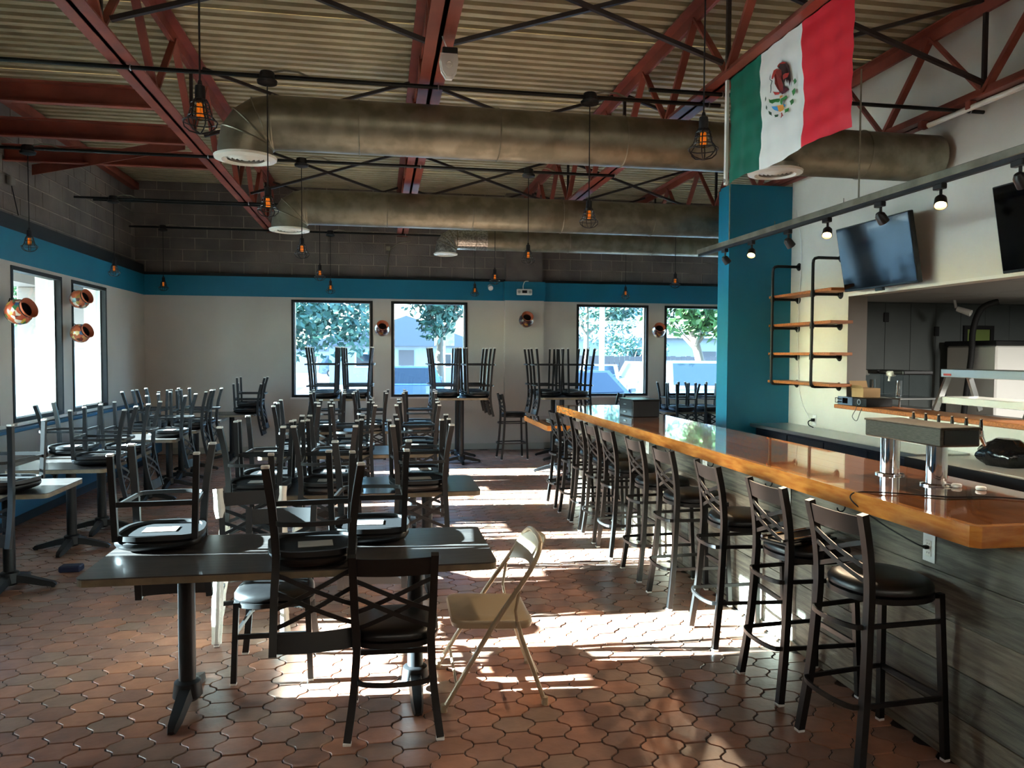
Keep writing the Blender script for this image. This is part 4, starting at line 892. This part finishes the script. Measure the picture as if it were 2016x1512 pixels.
for k, y in enumerate((7.84, 7.40)):
    d = thing('drink_dispenser', 'clear drink dispenser with white spout, %s' % ('left of the pair', 'right of the pair'), 'dispenser', (5.62, y, 1.291), group='drink dispensers') if False else thing('drink_dispenser', 'clear drink dispenser with white spout, %s of the pair' % ('left', 'right')[k], 'dispenser', (5.62, y, 1.291), group='drink dispensers')
    MB().rbox(-.17, .17, -.2, .2, .0, .24, .012).build('tank', 'clear', d); MB().rbox(-.18, .18, -.205, .205, .24, .285, .015, seg=2).build('lid', 'black_metal', d); MB().rbox(-.21, -.14, -.05, .05, .22, .28, .02, seg=2).build('spout_cap', 'white_plastic', d)
    MB().lathe([(.035, 0), (.035, .17)], 16, Matrix.Translation((-.08, 0, .005))).build('core', 'chrome', d, True); MB().pipe([(-.19, 0, .23), (-.2, 0, .17)], .012, 8).build('spout', 'white_plastic', d, True)
sg = thing('food_warmer', 'stainless heated pass shelf with slanted frame and glass', 'food warmer')
for y in (6.50, 5.45):
    MB().bar([(5.26, y, 1.206), (5.40, y, 1.55)], .03, .055, ref=(0, 1, 0)).build('slanted_post', 'steel', sg)
    MB().bar([(5.75, y, 1.206), (5.62, y, 1.55)], .03, .05, ref=(0, 1, 0)).build('slanted_post', 'steel', sg)
MB().rbox(5.36, 5.66, 5.38, 6.56, 1.53, 1.61, .006).build('hood', 'steel', sg); MB().rbox(5.32, 5.7, 5.45, 6.5, 1.28, 1.345, .005).build('shelf', 'white_metal', sg); MB().rbox(5.33, 5.36, 5.0, 5.4, 1.53, 1.60, .004).build('side_rail', 'steel', sg)
mat('red_print', (190, 60, 50), .5); MB().rbox(5.357, 5.361, 6.42, 6.52, 1.545, 1.565, .001).build('red_sticker', 'red_print', sg)
hb = tag(MB().box(5.22, 5.9, 3.0, 6.6, .0, 1.16).build('kitchen_counter', 'brushed'), 'steel kitchen counter behind the pass-through', 'counter')

# ------------------------------------------------------------------ wall pots, emergency light, cameras
def pot(label, loc, dirv, s, m):
    q = Vector(dirv).normalized().to_track_quat('Z', 'Y').to_matrix().to_4x4(); t = thing('clay_pot', label, 'pot', loc, group='painted clay pots'); Mx = q @ Matrix.Scale(s, 4)
    MB().lathe([(0, -.13), (.05, -.128), (.1, -.1), (.135, -.04), (.14, .01), (.12, .06), (.09, .09), (.088, .095)], 28, Mx, closed=True).build('body', m, t, True)
    MB().lathe([(.085, .085), (.1, .12), (.112, .135), (.104, .135), (.088, .115), (.075, .085)], 28, Mx, closed=True).build('rim', 'terracotta', t, True); MB().lathe([(.0, .02), (.09, .04), (.095, .1)], 24, Mx, closed=True).build('inside', 'pot_inside', t, True)
    MB().pipe([Mx @ Vector((.0, .13, -.02)), Mx @ Vector((0, .17, -.06)), Mx @ Vector((0, .12, -.1))], .008, 6).build('hanger', 'black_iron', t, True)
pot('bright painted clay pot on the left wall, largest and nearest', (-3.72, 8.79, 2.15), (.92, -.32, .34), .98, 'pot_a'); pot('painted clay pot between the left windows, upper of two', (-3.73, 10.48, 2.40), (.92, -.32, .34), .86, 'pot_b'); pot('painted clay pot between the left windows, lower of two', (-3.73, 10.48, 1.97), (.92, -.32, .34), .86, 'pot_c')
pot('dark painted clay pot between the two left back windows', (.05, YB-.13, 2.16), (.1, -.8, .55), .92, 'pot_d'); pot('dark painted clay pot on the pilaster', (2.6, YB-.27, 2.34), (.05, -.8, .55), .95, 'pot_d'); pot('dark painted clay pot between the two right back windows', (5.15, YB-.13, 2.18), (-.1, -.8, .55), .92, 'pot_d')
el = thing('emergency_light', 'white emergency light on the teal band of the pilaster', 'emergency light', (2.58, YB-.147, 2.85)); MB().rbox(-.14, .14, -.06, 0, -.055, .055, .015, seg=2).build('housing', 'white_plastic', el); MB().rbox(-.045, .045, -.066, -.06, -.02, .03, .003).build('sign', 'screen_edge', el)
for s in (-1, 1): MB().lathe([(0, 0), (.022, 0), (.026, .012), (0, .014)], 14, Matrix.Translation((s*.1, -.06, 0)) @ Matrix.Rotation(PI/2, 4, 'X')).build('lamp', 'steel', el, True)
MB().pipe(smooth_path([(-.02, -.02, .055), (-.02, -.02, .12), (.01, -.02, .19), (.08, .0, .2)], 4), .008, 6).build('conduit_tail', 'white_plastic', el, True)
cm = thing('security_camera', 'white bullet camera on the teal band left of the pilaster', 'camera', (1.97, YB-.012, 2.95)); MB().lathe([(0, 0), (.04, 0), (.045, .1), (.035, .1), (.032, .085), (0, .085)], 16, Matrix.Translation((0, -.06, 0)) @ Matrix.Rotation(2.0, 4, 'X')).build('housing', 'white_plastic', cm, True); MB().pipe([(0, 0, .03), (0, -.06, .01)], .014, 8).build('arm', 'white_plastic', cm, True)
cl = thing('wall_horn', 'small pale device on the left block wall', 'device', (CX+.01, 9.35, 3.62)); MB().rbox(0, .05, -.06, .06, -.05, .05, .01).build('box', 'paper', cl); MB().pipe([(.03, 0, -.05), (.03, .15, -.35)], .006, 6).build('cable', 'black_paint', cl)

# ------------------------------------------------------------------ outdoors
tag(MB().box(-120, 120, -120, 160, -.3, -.11).build('ground', 'asphalt'), 'sunlit asphalt parking lot outside', 'ground', kind='structure')
tag(MB().box(-6.4, 20, YB+.3, YB+2.4, -.11, -.02).build('sidewalk', 'concrete'), 'pale concrete walk behind the back windows', 'sidewalk', kind='structure')
tag(MB().box(-6.4, XL-.3, -6, 24, -.11, -.02).build('patio_slab', 'concrete'), 'pale patio slab outside the left windows', 'patio', kind='structure')
tag(MB().box(-6.75, -6.45, -6, 30, -.11, 1.8).build('patio_wall', 'white_wall'), 'white patio wall outside the left windows', 'wall', kind='structure')
pr = thing('porch_roof', 'porch roof with a stucco beam outside the left windows', 'porch roof', kind='structure'); MB().box(-7.0, XL-.3, -6, 24, 3.22, 3.4).build('slab', 'stucco', pr); MB().box(-6.85, -6.35, -6, 24, 2.98, 3.22).build('beam', 'stucco', pr)
for k in range(9): tag(MB().rbox(-6.85, -6.4, 1.0+k*2.55-.2, 1.0+k*2.55+.2, 1.8, 2.98, .01).build('porch_post', 'stucco'), 'stucco porch post on the patio wall, %s from the camera' % ('first', 'second', 'third', 'fourth', 'fifth', 'sixth', 'seventh', 'eighth', 'ninth')[k], 'post', 'porch posts', 'structure')
def tree(label, x, y, h, r, zc, seed, m='leaf', lean=0, n=2600):
    rr_ = random.Random(seed); t = thing('tree', label, 'tree', (x, y, -.1), group='trees outside')
    MB().pipe([(0, 0, 0), (lean*.3, 0, zc*.35), (lean*.7, 0, zc*.7), (lean, 0, zc)], .14, 10, scale=[1.3, 1, .8, .5]).build('trunk', 'bark', t, True)
    for k in range(5):
        a = rr_.uniform(0, 2*PI); MB().pipe([(lean*.7, 0, zc*.62), (lean*.8+.35*r*math.cos(a), .35*r*math.sin(a), zc*.85), (lean+.75*r*math.cos(a), .7*r*math.sin(a), zc*rr_.uniform(.95, 1.2))], .06, 7, scale=[1, .7, .3]).build('branch', 'bark', t, True)
    blobs = [(lean+rr_.uniform(-.75, .75)*r, rr_.uniform(-.7, .7)*r, zc+rr_.uniform(-.45, .75)*h, rr_.uniform(.28, .5)*r) for _ in range(16)]; mb = MB()
    for _ in range(n):
        bx_, by_, bz_, br_ = rr_.choice(blobs); v = Vector((rr_.gauss(0, 1), rr_.gauss(0, 1), rr_.gauss(0, .8))).normalized()*br_*rr_.uniform(.55, 1.05); c = Vector((bx_, by_, bz_))+v
        a = Vector((rr_.uniform(-1, 1), rr_.uniform(-1, 1), rr_.uniform(-1, 1))).normalized(); b = a.orthogonal().normalized(); s = rr_.uniform(.09, .17)
        mb.add([c-a*s, c+b*s*.55, c+a*s, c-b*s*.55], [(0, 1, 2, 3)])
    o = mb.build('foliage', m, t); o['kind'] = 'stuff'
tree('broad leafy tree filling the leftmost back window', -3.0, 27, 3.0, 3.3, 4.0, 1, 'leaf2', n=6500)
tree('round tree with a split trunk outside the second back window', 2.2, 28, 2.4, 2.3, 3.9, 2, 'leaf2', n=4600)
tree('leafy tree behind the light pole outside the third back window', 9.4, 34, 3.2, 3.6, 4.4, 3, 'leaf2', n=6000)
tree('sparse tree with a leaning trunk outside the rightmost back window', 9.4, 20.5, 1.5, 1.9, 3.3, 4, 'leaf', -.8, n=3600)
tree('low shrub by the light pole outside the third window', 13.6, 40, 1.2, 1.5, 1.7, 5, 'leaf2', n=1000)
tree('tree seen through the left side windows beyond the porch', -11.5, 26, 3.0, 2.6, 4.2, 6, 'leaf', n=2200)
def house(label, x, y, w, d, h, rh, axis_x=True, sid='siding'):
    t = thing('house', label, 'house', (x, y, -.1), group='houses outside'); MB().box(-w/2, w/2, 0, d, 0, h).build('walls', sid, t)
    mb = MB(); e = .5
    if axis_x: mb.prism([(-w/2-e, h-.1), (w/2+e, h-.1), (0, h+rh)], -.4, d+.4, lambda a, b, q: (a, q, b))
    else: mb.prism([(-.6, h-.1), (d+.6, h-.1), (d/2, h+rh)], -w/2-e, w/2+e, lambda a, b, q: (q, a, b))
    mb.build('roof', 'roofing', t)
    for k in (-.28, .25): f = MB().box(w*k-.5, w*k+.5, -.05, 0, h*.42, h*.78).build('window', 'white_wall', t); MB().box(w*k-.42, w*k+.42, -.06, -.05, h*.45, h*.75).build('pane', 'car_glass', f)
    MB().box(-.45, .45, -.05, 0, 0, 2.05).build('door', 'fence_wood', t)
house('white gabled house outside the second back window', 1.6, 46, 9, 9, 2.4, 1.7); house('small house with a low gable roof far behind the leftmost window', -4.0, 74, 8, 8, 2.2, 1.4); house('long pale sided house outside the rightmost window', 19, 42, 16, 8, 2.9, 2.2, False); house('house beyond the patio wall on the left', -22, 34, 16, 10, 3.0, 2.0)
fn = thing('wood_fence', 'grey wood fence outside the two right windows', 'fence', (0, 34, -.1))
for k in range(44): MB().box(8.5+k*.25, 8.5+k*.25+.235, 0, .03, 0, 1.75+.02*(k % 3)).build('board', 'fence_wood', fn)
for z in (.4, 1.4): MB().box(8.5, 19.5, .03, .07, z, z+.09).build('rail', 'fence_wood', fn)
lp = thing('light_pole', 'white light pole outside the third back window', 'pole', (7.75, 26, -.1)); MB().lathe([(.14, 0), (.1, .4), (.09, 7)], 12).build('shaft', 'white_metal', lp, True); MB().lathe([(.2, 0), (.2, .25), (0, .25)], 12).build('footing', 'concrete', lp, True)
sn = thing('street_sign', 'back of a street sign on a post outside the second window', 'sign', (2.95, 35, -.1)); MB().pipe([(0, 0, 0), (0, 0, 3.4)], .05, 8).build('post', 'galv', sn, True); MB().rbox(-.45, .45, -.03, 0, 2.2, 3.2, .01).build('panel', 'galv', sn)
def car(label, x, y, rz, L, Wd, H, col, suv=False):
    t = thing('car', label, 'car', (x, y, -.1), (0, 0, rz), group='parked cars'); hl = L/2; w = Wd/2
    hood = .98 if suv else .86; pf = [(-hl, .35), (-hl+.03, .62), (-hl+.15, hood-.1), (-hl+.6, hood), (-hl*.38, hood+.06), (hl-.5, hood+.1), (hl-.06, hood+.02), (hl, .62), (hl-.04, .33), (hl-.3, .25), (-hl+.3, .25)]
    mb = MB(); n = len(pf)
    vs = [(sx*w*(1 if z < .7 else .95), y_, z) for sx in (-1, 1) for y_, z in pf]; mb.add(vs, [tuple(range(n))[::-1], tuple(range(n, 2*n))]+[(i, (i+1) % n, n+(i+1) % n, n+i) for i in range(n)]); mb.build('body', col, t)
    b0, b1 = -hl*.42, (hl-.12 if suv else hl-.75); r0, r1 = -hl*.1, (hl-.5 if suv else hl*.42); zb = hood+.04; wt = w*.76; wbm = w*.93
    gv = [(-wbm, b0, zb), (wbm, b0, zb), (wbm, b1, zb), (-wbm, b1, zb), (-wt, r0, H), (wt, r0, H), (wt, r1, H), (-wt, r1, H)]
    mb = MB(); mb.add(gv, [(0, 3, 2, 1), (4, 5, 6, 7), (0, 1, 5, 4), (1, 2, 6, 5), (2, 3, 7, 6), (3, 0, 4, 7)]); mb.build('cabin', col, t)
    def pane(ids, nm_, ins=.2, off=.012):
        q = [Vector(gv[i]) for i in ids]; c = sum(q, Vector())/4; nn = (q[1]-q[0]).cross(q[3]-q[0]).normalized()
        if nn.dot(c-Vector((0, (b0+b1)/2, zb))) < 0: nn = -nn
        p = [c+(v-c)*(1-ins)+nn*off for v in q]; m2 = MB(); m2.add(p, [(0, 1, 2, 3)]); m2.build(nm_, 'car_glass', t)
    pane((0, 1, 5, 4), 'windshield'); pane((2, 3, 7, 6), 'rear_window'); pane((1, 2, 6, 5), 'side_window'); pane((3, 0, 4, 7), 'side_window')
    for sx in (-1, 1):
        for yy in (-hl*.62, hl*.6):
            wh = MB().lathe([(.2, -.11), (.31, -.11), (.34, -.07), (.34, .07), (.31, .11), (.2, .11)], 20, Matrix.Translation((sx*(w-.1), yy, .34)) @ Matrix.Rotation(PI/2, 4, 'Y')).build('wheel', 'rubber', t, True); MB().lathe([(0, -.1), (.2, -.09), (.2, .09), (0, .1)], 16, Matrix.Translation((sx*(w-.08), yy, .34)) @ Matrix.Rotation(PI/2, 4, 'Y')).build('rim', 'steel', wh, True)
        MB().rbox(sx*w*.62-.16, sx*w*.62+.16, -hl-.01, -hl+.08, .58, .72, .02).build('headlight', 'white_plastic', t); MB().rbox(sx*w*.82-.1, sx*w*.82+.1, hl-.06, hl+.01, .6, .85, .02).build('tail_lamp', 'red_lamp', t)
        MB().rbox(sx*(w+.08)-.09, sx*(w+.08)+.09, b0+.1, b0+.2, zb, zb+.14, .02).build('mirror', col, t)
    MB().box(-.26, .26, hl, hl+.012, .55, .70).build('licence_plate', 'plate', t); MB().box(-.6, .6, -hl-.012, -hl, .36, .55).build('grille', 'black_paint', t)
    MB().rbox(-w*.96, w*.96, hl-.08, hl+.04, .33, .5, .02).build('bumper', col, t)
car('far dark suv parked beneath the leftmost window trees', -2.2, 60, PI/2, 4.6, 1.85, 1.7, 'car_dark', True); car('dark blue car seen from behind through the second window', .75, 22, PI, 4.6, 1.86, 1.5, 'car_blue', True)
car('white sedan with red tail lamps outside the third window', 8.75, 29.5, PI-.35, 4.7, 1.82, 1.45, 'car_white'); car('dark hatchback nose close outside the third window', 4.75, 17.6, .35, 4.2, 1.75, 1.45, 'car_dark'); car('silver suv at the right edge of the third window', 8.8, 24.2, PI-.1, 4.6, 1.86, 1.62, 'car_silver', True); car('pale blue suv facing the rightmost window', 7.95, 18.6, -.12, 4.7, 1.9, 1.68, 'car_silver', True)
